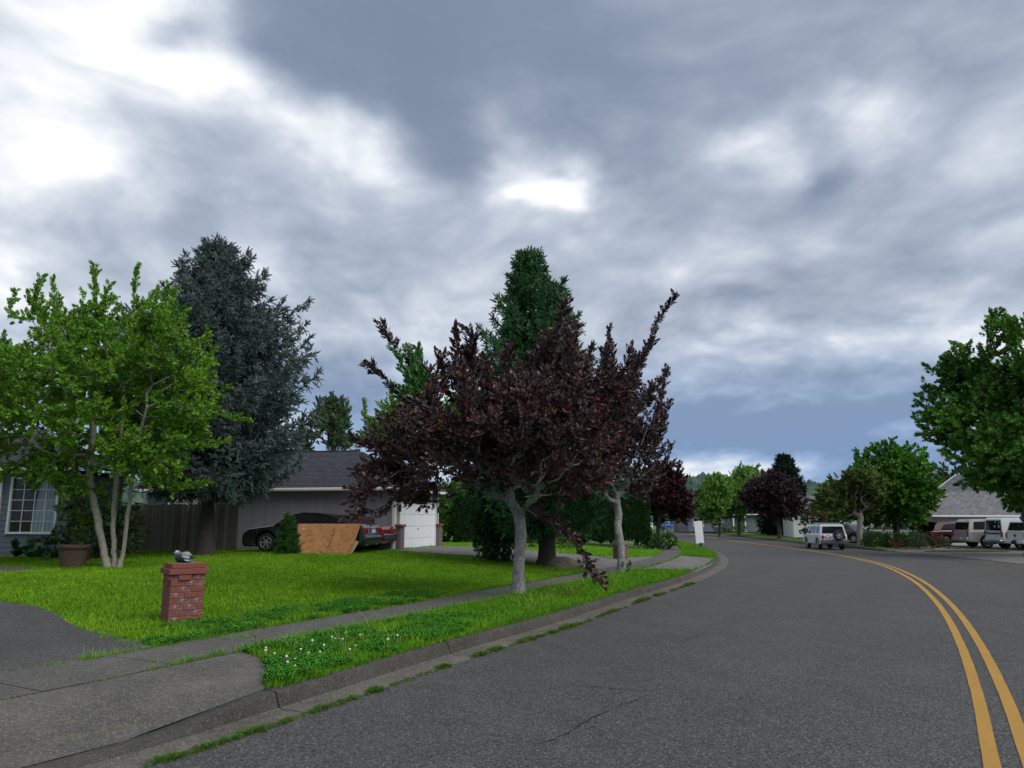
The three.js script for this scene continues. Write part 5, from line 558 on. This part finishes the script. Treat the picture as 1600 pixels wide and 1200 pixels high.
vehicle({ name: 'black_sedan', label: 'black sedan parked along the grey garage wall behind the plywood', x: -7.85, d: 29.6, y: gy(-7.85, 29.6) + .02, turn: Math.PI - .17, L: 5.0, W: 1.88, H: 1.48, belt: .98, hood: .97, wr: .36, wf: 1.5, wb: -1.53, clear: .2, paint: paint(.008, .008, .01, .22), tumble: .2,
  outline: [[-2.42, .28], [-2.5, .45], [-2.5, .62], [-2.44, .92], [-2.38, 1.02], [-1.6, 1.04], [1.05, .99], [1.3, .985], [2.2, .88], [2.42, .76], [2.5, .6], [2.48, .3], [2.4, .2]], cab: [[-1.95, 1.0], [-1.55, 1.18], [-1.0, 1.4], [-.5, 1.48], [.1, 1.5], [.5, 1.42], [.9, 1.22], [1.22, .98]], rearTop: 2, frontTop: 2,
  sideWin: [[[-.55, 1.02], [-.55, 1.4], [-.05, 1.44], [.3, 1.4], [.75, 1.2], [.95, 1.02]], [[-1.35, 1.04], [-1.0, 1.3], [-.62, 1.39], [-.62, 1.03]], [[-1.72, 1.06], [-1.28, 1.26], [-1.08, 1.28], [-1.42, 1.04]]],
  bits: [['tail_light', -2.44, .8, .72, .14, .26, .34, redLamp, 1], ['bumper', -2.47, .47, 0, .16, .26, 1.7, paint(.01, .01, .012), 0, .06], ['chrome_strip', -2.53, .6, 0, .05, .035, 1.5, M.chrome, 0], ['number_plate', -2.505, .78, 0, .03, .12, .32, M.plate, 0, .008], ['trunk_trim', -2.5, .9, 0, .05, .05, .5, M.chrome, 0], ['headlight', 2.42, .68, .68, .14, .16, .34, M.chrome, 1], ['mirror', .85, 1.08, .98, .12, .12, .2, M.black, 1], ['window_trim', -.1, 1.01, .925, 1.7, .02, .02, M.chrome, 1, .005], ['exhaust', -2.42, .28, .5, .12, .06, .1, M.chrome, 1]] });
vehicle({ name: 'red_car', label: 'dark red car squeezed between the black sedan and garage', x: -7.3, d: 31.62, y: gy(-7, 31) + .01, turn: Math.PI - .19, L: 4.5, W: 1.62, H: 1.4, belt: .95, hood: .92, wr: .32, wf: 1.3, wb: -1.35, clear: .22, paint: paint(.12, .008, .012), cab: [[-1.5, .95], [-1.1, 1.32], [-.3, 1.4], [.3, 1.36], [1.0, .95]], sideWin: [[[-1.2, .98], [-.95, 1.28], [-.2, 1.34], [-.2, .98]], [[-.12, .98], [-.12, 1.34], [.25, 1.3], [.8, .98]]], bits: [['tail_light', -2.2, .78, .55, .12, .16, .4, redLamp, 1], ['bumper', -2.24, .5, 0, .16, .22, 1.5, M.black, 0, .05], ['chrome_strip', -2.3, .63, 0, .06, .05, 1.45, M.chrome, 0]] });
vehicle({ name: 'white_off_roader', label: 'white small off roader with spare wheel on its back door', category: 'car', x: 21.0, d: 50.6, y: RY(50) + .02, turn: Math.PI / 2 - .09, L: 3.9, W: 1.7, H: 1.62, belt: 1.0, hood: .98, wr: .35, wf: 1.15, wb: -1.2, clear: .34, paint: paint(.6, .62, .64), lower: M.metal, tumble: .12, cab: [[-1.9, 1.0], [-1.78, 1.55], [-1.6, 1.62], [.2, 1.62], [.4, 1.58], [.95, 1.0]], rearTop: 1, frontTop: 1, sideWin: [[[-.05, 1.05], [-.05, 1.5], [.3, 1.5], [.75, 1.05]], [[-.85, 1.05], [-.85, 1.5], [-.13, 1.5], [-.13, 1.05]], [[-1.7, 1.05], [-1.62, 1.5], [-.98, 1.5], [-.98, 1.05]]],
  bits: [['tail_light', -1.92, .82, .68, .1, .26, .16, redLamp, 1], ['bumper', -1.95, .55, 0, .2, .24, 1.62, S({ color: rgb(.11, .12, .135) }), 0, .05], ['plate_recess', -1.945, .84, -.36, .03, .2, .38, M.black, 0, .01], ['number_plate', -1.965, .84, -.36, .02, .13, .3, M.plate, 0, .006], ['roof_rack', -.7, 1.68, .62, 1.7, .03, .03, M.metal, 1, .012], ['rack_bar', -1.2, 1.69, 0, .05, .03, 1.3, M.metal, 0, .012], ['rack_bar', -.2, 1.69, 0, .05, .03, 1.3, M.metal, 0, .012], ['mirror', .75, 1.12, .9, .1, .14, .16, M.black, 1], ['headlight', 1.93, .75, .6, .06, .18, .22, M.chrome, 1]] });
{ const T = scene.children[scene.children.length - 1], wr = .34, ty = part('spare_wheel', new THREE.LatheGeometry([[wr * .6, -.1], [wr * .92, -.1], [wr, -.06], [wr, .06], [wr * .92, .1], [wr * .6, .1]].map(([a, b]) => new THREE.Vector2(a, b)), 30).rotateZ(Math.PI / 2), M.rubber, T); ty.position.set(-2.06, .95, .3); const sp = [new THREE.TorusGeometry(wr * .6, .02, 6, 26), new THREE.CylinderGeometry(wr * .2, wr * .2, .05, 12).rotateX(Math.PI / 2)]; for (let i = 0; i < 5; i++) sp.push(box(wr * .5, wr * .2, .03, wr * .36, 0, 0).rotateZ(i / 5 * 6.283)); part('rim', mergeGeometries(sp.map((q) => q.toNonIndexed())).rotateY(Math.PI / 2).translate(-.06, 0, 0), M.alloy, ty); part('hub_back', new THREE.CircleGeometry(wr * .58, 22).rotateY(-Math.PI / 2).translate(-.02, 0, 0), M.dark, ty); }
const gR = -.14;
vehicle({ name: 'maroon_crossover', label: 'dark maroon crossover with silver window trim beside the bronze bush', x: 31.6, d: 53.2, y: gR, turn: -.02, L: 4.8, W: 1.9, H: 1.7, belt: 1.05, wr: .37, wf: 1.4, wb: -1.4, clear: .26, paint: paint(.075, .008, .016), tumble: .18, cab: [[-2.2, 1.05], [-1.95, 1.5], [-1.75, 1.66], [-.3, 1.7], [.4, 1.62], [1.35, 1.05]], sideWin: [[[-1.7, 1.1], [-1.4, 1.5], [-.3, 1.6], [-.3, 1.1]], [[-.22, 1.1], [-.22, 1.6], [.35, 1.54], [1.05, 1.1]]], bits: [['tail_light', -2.33, .95, .68, .12, .16, .5, redLamp, 1], ['bumper', -2.37, .5, 0, .16, .36, 1.8, M.dark, 0, .06], ['number_plate', -2.43, .82, 0, .03, .14, .32, M.plate, 0, .008], ['window_trim', -.4, 1.07, .93, 2.6, .03, .02, M.chrome, 1, .008], ['spoiler', -1.9, 1.66, 0, .3, .05, 1.4, M.black, 0], ['headlight', 2.3, .8, .66, .14, .14, .4, M.chrome, 1]] });
vehicle({ name: 'silver_truck_wagon', label: 'long silver sport utility wagon between the maroon car and white van', x: 32.9, d: 50.3, y: gR, turn: -.06, L: 5.6, W: 2.0, H: 1.9, belt: 1.12, wr: .4, wf: 1.75, wb: -1.6, clear: .34, paint: paint(.36, .35, .33), tumble: .16, cab: [[-2.72, 1.12], [-2.55, 1.7], [-2.35, 1.86], [-1, 1.9], [.5, 1.88], [.7, 1.8], [1.45, 1.12]], sideWin: [[[-2.4, 1.2], [-2.3, 1.7], [-1.15, 1.76], [-1.15, 1.2]], [[-1.02, 1.2], [-1.02, 1.76], [-.1, 1.76], [-.1, 1.2]], [[0, 1.2], [0, 1.76], [.55, 1.72], [1.1, 1.2]]], bits: [['tail_light', -2.74, .98, .9, .16, .42, .14, redLamp, 1], ['tail_lens', -2.83, .98, .9, .02, .1, .1, M.amber, 1, .008], ['bumper', -2.82, .56, 0, .2, .24, 1.95, paint(.36, .35, .33), 0, .06], ['number_plate', -2.925, .62, .3, .03, .14, .32, M.plate, 0, .008], ['roof_rail', -.8, 1.93, .7, 2.6, .04, .04, M.black, 1, .015], ['mirror', 1.2, 1.22, 1.08, .12, .18, .2, M.black, 1], ['headlight', 2.75, .85, .75, .08, .25, .4, M.chrome, 1]] });
vehicle({ name: 'white_van', label: 'white high backed van with stickers on its rear window', category: 'van', x: 33.3, d: 47.8, y: gR, turn: -.06, L: 5.2, W: 1.98, H: 1.98, belt: 1.1, wr: .38, wf: 1.65, wb: -1.45, clear: .32, paint: paint(.56, .62, .66), tumble: .1, cab: [[-2.55, 1.1], [-2.5, 1.85], [-2.35, 1.97], [.6, 1.98], [.8, 1.9], [1.6, 1.1]], rw: [.08, .9], sideWin: [[[.1, 1.2], [.1, 1.82], [.65, 1.8], [1.2, 1.2]]], bits: [['tail_light', -2.57, .95, .9, .12, .4, .16, redLamp, 1, .05], ['bumper', -2.66, .5, 0, .2, .16, 1.95, M.chrome, 0, .05], ['number_plate', -2.62, .78, 0, .03, .14, .32, M.plate, 0, .008], ['trim_band', -2.6, .98, 0, .03, .1, 1.5, M.dark, 0, .01], ['tow_hitch', -2.68, .34, 0, .18, .1, .6, S({ color: rgb(.03, .05, .16) }), 0], ['sticker', -2.545, 1.42, .2, .006, .1, .12, M.white, 0, .002], ['sticker', -2.545, 1.42, .62, .006, .22, .12, S({ color: rgb(.6, .4, .42) }), 0, .002], ['sticker', -2.53, 1.68, .3, .006, .05, .12, M.white, 0, .002], ['sticker', -2.53, 1.66, .66, .006, .1, .06, M.white, 0, .002], ['headlight', 2.56, .8, .75, .08, .25, .4, M.chrome, 1]] });
vehicle({ name: 'white_pickup', label: 'white pickup with rear canopy and dark emblem on its tailgate', category: 'truck', x: 33.2, d: 45.2, y: gR - .03, turn: -.06, L: 5.6, W: 2.0, H: 1.9, belt: 1.16, wr: .4, wf: 1.8, wb: -1.65, clear: .4, paint: paint(.62, .65, .66), tumble: .2, cab: [[-2.72, 1.16], [-2.58, 1.74], [-2.4, 1.88], [.5, 1.9], [.75, 1.82], [1.45, 1.16]], sideWin: [[[-2.4, 1.25], [-2.3, 1.7], [-.9, 1.75], [-.9, 1.25]], [[-.55, 1.22], [-.5, 1.72], [.1, 1.78], [.1, 1.22]], [[.18, 1.22], [.18, 1.78], [.6, 1.74], [1.15, 1.22]]],
  bits: [['tailgate', -2.8, .9, 0, .08, .5, 1.6, paint(.62, .65, .66), 0, .04], ['emblem', -2.85, .93, 0, .03, .15, .2, M.dark, 0, .06], ['tail_light', -2.76, .92, .92, .14, .4, .14, redLamp, 1, .04], ['bumper', -2.88, .55, .62, .2, .22, .7, paint(.6, .62, .63), 1, .06], ['bumper_step', -2.87, .52, 0, .16, .2, .56, M.black, 0, .04], ['tailgate_lip', -2.8, 1.17, 0, .14, .07, 1.7, paint(.62, .65, .66), 0, .03], ['headlight', 2.75, .85, .75, .08, .25, .4, M.chrome, 1]] });
vehicle({ name: 'cream_sedan', label: 'cream sedan half hidden behind the low hedge and olive tree', x: 29.5, d: 59.5, y: -.1, turn: 2.4, L: 4.7, W: 1.8, H: 1.5, belt: .98, wr: .33, wf: 1.4, wb: -1.4, clear: .24, paint: paint(.55, .55, .42), cab: [[-1.6, .98], [-1.1, 1.4], [-.2, 1.5], [.4, 1.42], [1.15, .98]], sideWin: [[[-1.2, 1.02], [-.95, 1.36], [-.2, 1.42], [-.2, 1.02]], [[-.12, 1.02], [-.12, 1.42], [.35, 1.36], [.9, 1.02]]], bits: [['headlight', 2.3, .75, .65, .1, .16, .35, M.chrome, 1], ['bumper', 2.32, .48, 0, .14, .2, 1.7, paint(.5, .5, .4), 0, .05]] });
vehicle({ name: 'dark_sedan', label: 'dark sedan partly hidden behind the white off roader', x: 26.6, d: 60.5, y: -.1, turn: 2.2, L: 4.6, W: 1.8, H: 1.48, belt: .96, wr: .33, wf: 1.4, wb: -1.4, clear: .24, paint: paint(.03, .034, .04), cab: [[-1.6, .96], [-1.1, 1.38], [-.2, 1.48], [.4, 1.4], [1.15, .96]], sideWin: [[[-1.2, 1.0], [-.95, 1.34], [-.2, 1.4], [-.2, 1.0]], [[-.12, 1.0], [-.12, 1.4], [.35, 1.34], [.9, 1.0]]], bits: [['headlight', 2.26, .72, .65, .1, .16, .35, M.chrome, 1]] });
vehicle({ name: 'white_car', label: 'far white car parked before the blue house', x: 35.2, d: 96, y: -.1, turn: 2.9, L: 4.6, W: 1.8, H: 1.45, belt: .95, wr: .33, wf: 1.4, wb: -1.4, clear: .24, paint: paint(.6, .6, .6), cab: [[-1.6, .95], [-1.1, 1.36], [-.2, 1.45], [.4, 1.38], [1.15, .95]], sideWin: [[[-1.2, 1], [-.95, 1.32], [-.2, 1.38], [-.2, 1]], [[-.12, 1], [-.12, 1.38], [.35, 1.32], [.9, 1]]], bits: [['headlight', 2.26, .72, .65, .1, .16, .35, M.chrome, 1]] });
vehicle({ name: 'blue_car', label: 'tiny blue car at the far bend beside the fence', x: 27.6, d: 129, y: -.1, turn: .4, L: 4.4, W: 1.75, H: 1.5, belt: .95, wr: .33, wf: 1.3, wb: -1.35, clear: .24, paint: paint(.02, .08, .25), cab: [[-1.6, .95], [-1.1, 1.4], [-.2, 1.5], [.4, 1.42], [1.15, .95]], sideWin: [[[-1.2, 1], [-.95, 1.34], [-.2, 1.42], [-.2, 1]]], bits: [['headlight', 2.2, .72, .65, .1, .16, .35, M.chrome, 1]] });

// ---------------------------------------------------------------- grass
function blades(seed, n, h, spread, wid, tall = 0) { const r = rng(seed), b = new GB(); for (let i = 0; i < n; i++) { const a = r() * 6.283, q = Math.sqrt(r()) * spread, x = Math.cos(a) * q, z = Math.sin(a) * q, az = r() * 6.283, hh = h * (.55 + r() * .75) * (r() < tall ? 1.9 : 1), lean = (.15 + r() * .75) * hh, dx = Math.cos(az), dz = Math.sin(az), w = wid * (.7 + r() * .6), k = .72 + r() * .5, yl = r() < .12 ? 1.35 : 1, c = [k * yl * 1.05, k, k * .9], px = -dz * w, pz = dx * w; const A = b.v(x + px, -.01, z + pz, 0, 0, c), B = b.v(x - px, -.01, z - pz, 1, 0, c), C = b.v(x + dx * lean * .35 + px * .8, hh * .6, z + dz * lean * .35 + pz * .8, 0, .6, c), D = b.v(x + dx * lean * .35 - px * .8, hh * .6, z + dz * lean * .35 - pz * .8, 1, .6, c), E = b.v(x + dx * lean, hh * (1 - .25 * lean / hh), z + dz * lean, .5, 1, c); b.q(A, B, D, C); b.t(C, D, E); } return b.build(); }
function clover(seed, n) { const r = rng(seed), b = new GB(), q = new THREE.Quaternion(); for (let i = 0; i < n; i++) { const a = r() * 6.283, R = Math.sqrt(r()) * .06, x = Math.cos(a) * R, z = Math.sin(a) * R, y = .03 + r() * .05, k = .75 + r() * .5, c = [k, k, k]; for (let j = 0; j < 3; j++) { q.setFromEuler(new THREE.Euler(0, j * 2.094 + r() * .4, 0)).multiply(new THREE.Quaternion().setFromAxisAngle(V(1, 0, 0), 1.2 + (r() - .5) * .5)); addLeaf(b, 'blob', V(x, y, z), q, .017, .2, .1, c); } } return b.build(); }
const GM = new THREE.MeshPhysicalMaterial({ roughness: .75, specularIntensity: .25, vertexColors: true, side: THREE.DoubleSide });
function scatter(name, label, geos, list, seed) { const G = new THREE.Group(); G.name = name; G.userData.kind = 'stuff'; tag(G, label, 'grass', null, 'stuff'); scene.add(G); foliage(G, geos, GM, list, seed, 'blades'); }
(function lawn() {
  const lists = { verge: [], lawn: [], far: [], clover: [], edge: [], white: [] }, r = rng(131), up = () => V((r() - .5) * .25, 1, (r() - .5) * .25).normalize();
  const keepOut = [driveA, pathA, driveB, apronA, apronB], blocked = (x, d) => keepOut.some((p) => inside(p, x, d));
  const gcol = (x, d, c, c2) => { const w = clamp(.5 + .55 * noise3(x * .35, d * .35, 2) + .5 * noise3(x * 1.3, d * 1.3, 7) + .25 * noise3(x * 5, d * 5, 3)); return vary(r, [mix(c[0], c2[0], w), mix(c[1], c2[1], w), mix(c[2], c2[2], w)], .16); };
  const A = [.058, .185, .008], B = [.11, .285, .012];
  const sEnd = S_L(12, 43);
  for (let i = 0; i < 30000; i++) { const s = r() * 44, u = .56 + r() * 1.72, [x, d] = CL.at(s + sApronA, u); if (blocked(x, d) || (d > 24 && r() < .5)) continue; const y = leftY(d, u) - .01; lists.verge.push({ p: V(x, y, -d), n: up(), s: .6 + r() * .6, c: gcol(x, d, A, B) }); }
  for (let i = 0; i < 5200; i++) { const s = sApronA + r() * 17, side = r(), u = side < .5 ? .5 + r() * .16 : side < .75 ? 2.18 + r() * .14 : 3.36 + r() * .16; const [x, d] = CL.at(s, u); if (blocked(x, d) || (s > sApron2a - 1 && s < sApron2b + 1)) continue; lists.edge.push({ p: V(x, leftY(d, u) - .02, -d), n: up().add(V((u < 1 ? .5 : 0) * (r()), 0, 0)).normalize(), s: .5 + r() * .6, c: gcol(x, d, A, B) }); }
  const areas = [[70000, [-14, 8.2, 3.5, 20], 'lawn'], [62000, [-18, 19, 4, 33], 'lawn'], [14000, [-6, 31, 11, 46], 'far']];
  for (const [n, [x0, d0, x1, d1], k] of areas) for (let i = 0; i < n; i++) { const x = mix(x0, x1, r()), d = mix(d0, d1, r()); if (Math.abs(x / d) > .85) continue; const [, u] = CL.near(x, d); if (u < 3.4 || blocked(x, d) || dirtBare.some((p) => inside(p, x, d) && r() < .8)) continue; if (x < -5.2 && d > 30.8) continue; if (x < -14.4 && d > 26) continue; const c = k === 'far' ? gcol(x, d, [.11, .29, .016], [.17, .38, .024]) : gcol(x, d, [.085, .215, .009], [.145, .315, .013]); lists[k].push({ p: V(x, leftY(d, u) - .012, -d), n: up(), s: (k === 'far' ? 1 : .6) + r() * .5, c }); }
  // far verge strip and right hand patches
  for (let i = 0; i < 6000; i++) { const s = sApron2b + .6 + r() * 26, u = .6 + r() * 1.65, [x, d] = CL.at(s, u); lists.far.push({ p: V(x, leftY(d, u) - .01, -d), n: up(), s: .8 + r() * .5, c: gcol(x, d, [.11, .27, .016], [.16, .34, .024]) }); }
  for (let i = 0; i < 7000; i++) { const s = sR2 + 1 + r() * 60, v = .62 + r() * 9; if (v > 2.1 && v < 3.5) continue; const [x, d] = CR.at(s, -v); if (inside(driveR, x, d)) continue; lists.far.push({ p: V(x, rightY(d, v) - .01, -d), n: up(), s: .8 + r() * .5, c: gcol(x, d, [.075, .2, .016], [.12, .28, .02]) }); }
  for (let i = 0; i < 2600; i++) { const s = sR1 - 14 + r() * 13, v = .62 + r() * 1.5, [x, d] = CR.at(s, -v); lists.far.push({ p: V(x, rightY(d, v) - .01, -d), n: up(), s: .8 + r() * .5, c: gcol(x, d, [.075, .2, .016], [.12, .28, .02]) }); }
  for (const [cx, cd, rx, rd] of [[26.3, 43.6, 2.4, .7], [25, 46.8, 1.2, .35], [29.5, 47.4, 2.2, .5]]) for (let i = 0; i < 1100; i++) { const a = r() * 6.283, q = Math.sqrt(r()), x = cx + Math.cos(a) * q * rx, d = cd + Math.sin(a) * q * rd; lists.far.push({ p: V(x, gy(x, d) + .012, -d), n: up(), s: .7 + r() * .4, c: vary(r, r() < .35 ? [.17, .15, .05] : [.08, .16, .018], .2) }); }
  // clover at the verge's end, round the post, and the weeds along the gutter's edge
  for (let i = 0; i < 3000; i++) { const s = sApronA + .1 + Math.pow(r(), 1.6) * 5, u = .6 + r() * 1.5, [x, d] = CL.at(s, u); if (blocked(x, d) || noise3(x * 1.4, d * 1.4, 5) < -.12) continue; lists.clover.push({ p: V(x, leftY(d, u) - .015, -d), n: up(), s: .9 + r() * .6, c: vary(r, [.034, .15, .014], .25) }); }
  for (let i = 0; i < 1500; i++) { const s = S_L(-3.5, 8.6) + r() * 8, u = 3.45 + Math.pow(r(), 1.8) * 1.3, [x, d] = CL.at(s, u); if (blocked(x, d) || noise3(x * 1.1, d * 1.1, 9) < -.1) continue; lists.clover.push({ p: V(x, leftY(d, u) - .015, -d), n: up(), s: .8 + r() * .6, c: vary(r, [.036, .15, .014], .25) }); }
  for (let i = 0; i < 6500; i++) { const s = 1 + r() * 36, [x, d] = CL.at(s, -.05 + r() * .09), w = noise3(s * .9, 3, 3) + .5 * noise3(s * 3.7, 1, 8); if (w < -.22) continue; const k = clamp(.25 + w * 2.2); lists[r() < .45 * k ? 'clover' : 'edge'].push({ p: V(x + (r() - .5) * .1 * k, RY(d) + .0, -d), n: up(), s: (.25 + .35 * k) * (.7 + r() * .6), c: vary(r, r() < .25 ? [.13, .14, .03] : [.035, .12, .012], .25) }); }
  for (let i = 0; i < 2600; i++) { const s = 1 + r() * (sApronA - .6), u = r() < .55 ? 2.2 + r() * .06 : r() < .5 ? .59 + r() * .03 : 3.42 + r() * .1, [x, d] = CL.at(s, u); if (noise3(s * 1.3, u, 2) < -.25) continue; lists.edge.push({ p: V(x, leftY(d, u) + .002, -d), n: up(), s: .12 + r() * .22, c: vary(r, r() < .72 ? [.24, .2, .07] : [.07, .15, .015], .2) }); }
  for (const [x, d] of [[-3.8, 10.2], [-4.6, 9.95], [-5.0, 10.2]]) for (let i = 0; i < 60; i++) { const px = x + (r() - .5) * .8, pd = d + (r() - .5) * .3; lists.edge.push({ p: V(px, gy(px, pd), -pd), n: up(), s: .3 + r() * .4, c: gcol(px, pd, A, B) }); }
  const nearG = [blades(1, 18, .085, .055, .0022, .06), blades(2, 18, .08, .055, .0022, .06), blades(3, 16, .09, .05, .0024, .1)], lawnG = [blades(4, 18, .06, .075, .0034), blades(5, 18, .06, .075, .0034, .03)], farG = [blades(6, 20, .055, .11, .006), blades(7, 20, .055, .11, .006)];
  scatter('verge_grass', 'thick green grass on the strip between kerb and sidewalk', nearG, lists.verge, 1); scatter('lawn_grass', 'mown green lawn grass in front of the garage', lawnG, lists.lawn, 2); scatter('bright_grass', 'bright green grass beyond the concrete driveway and across the road', farG, lists.far, 3); scatter('edge_grass', 'ragged grass along the kerb, gutter and paving edges', nearG, lists.edge, 4); scatter('clover_patch', 'dark green clover at the verge tip and gutter edge', [clover(1, 16), clover(2, 16)], lists.clover, 5);
  // white clover heads and dry seed stalks
  const fl = mergeGeometries([new THREE.IcosahedronGeometry(.011, 1).translate(0, .1, 0), new THREE.CylinderGeometry(.0012, .0012, .1, 4).translate(0, .05, 0)].map((g) => g.index ? g.toNonIndexed() : g)), fm = S({ color: rgb(.62, .58, .5) });
  for (let i = 0; i < 26; i++) { const s = sApronA + .35 + r() * 2.2, u = .65 + r() * 1.1, [x, d] = CL.at(s, u); if (blocked(x, d)) continue; const m = new THREE.Mesh(fl, fm); m.name = numbered('clover_flower'); m.position.set(x, leftY(d, u), -d); m.rotation.set((r() - .5) * .4, 0, (r() - .5) * .4); m.scale.setScalar(.9 + r() * .5); tag(m, 'white clover flower head at the near tip of the verge', 'flower', 'clover flowers'); scene.add(m); }
  const stalk = new GB(); for (let k = 0; k < 5; k++) { const a = k * 1.3; let p = V(0, 0, 0); for (let i = 1; i <= 5; i++) { const t = i / 5, q = V(Math.cos(a) * .16 * t * t, .26 * t * (1 - .25 * t * (k % 2)), Math.sin(a) * .16 * t * t); stalk.frustum(p, q, .0022, .0016, 3); p = q; } stalk.frustum(p, p.clone().add(V(Math.cos(a) * .03, .01, Math.sin(a) * .03)), .004, .001, 4); } const sg = stalk.build(), sm = S({ color: rgb(.26, .24, .07) });
  for (let i = 0; i < 30; i++) { const s = sApronA + 1.2 + r() * 12, u = r() < .5 ? 1.5 + r() * .7 : .7 + r() * 1, [x, d] = CL.at(s, u); if (blocked(x, d)) continue; const m = new THREE.Mesh(sg, sm); m.name = numbered('dry_grass_stalks'); m.position.set(x, leftY(d, u), -d); m.rotation.y = r() * 6; m.scale.setScalar(.7 + r() * .6); tag(m, 'sprig of yellow dry grass stalks in the verge grass', 'grass', 'dry stalks in the verge'); scene.add(m); }
})();
renderer.render(scene, camera);
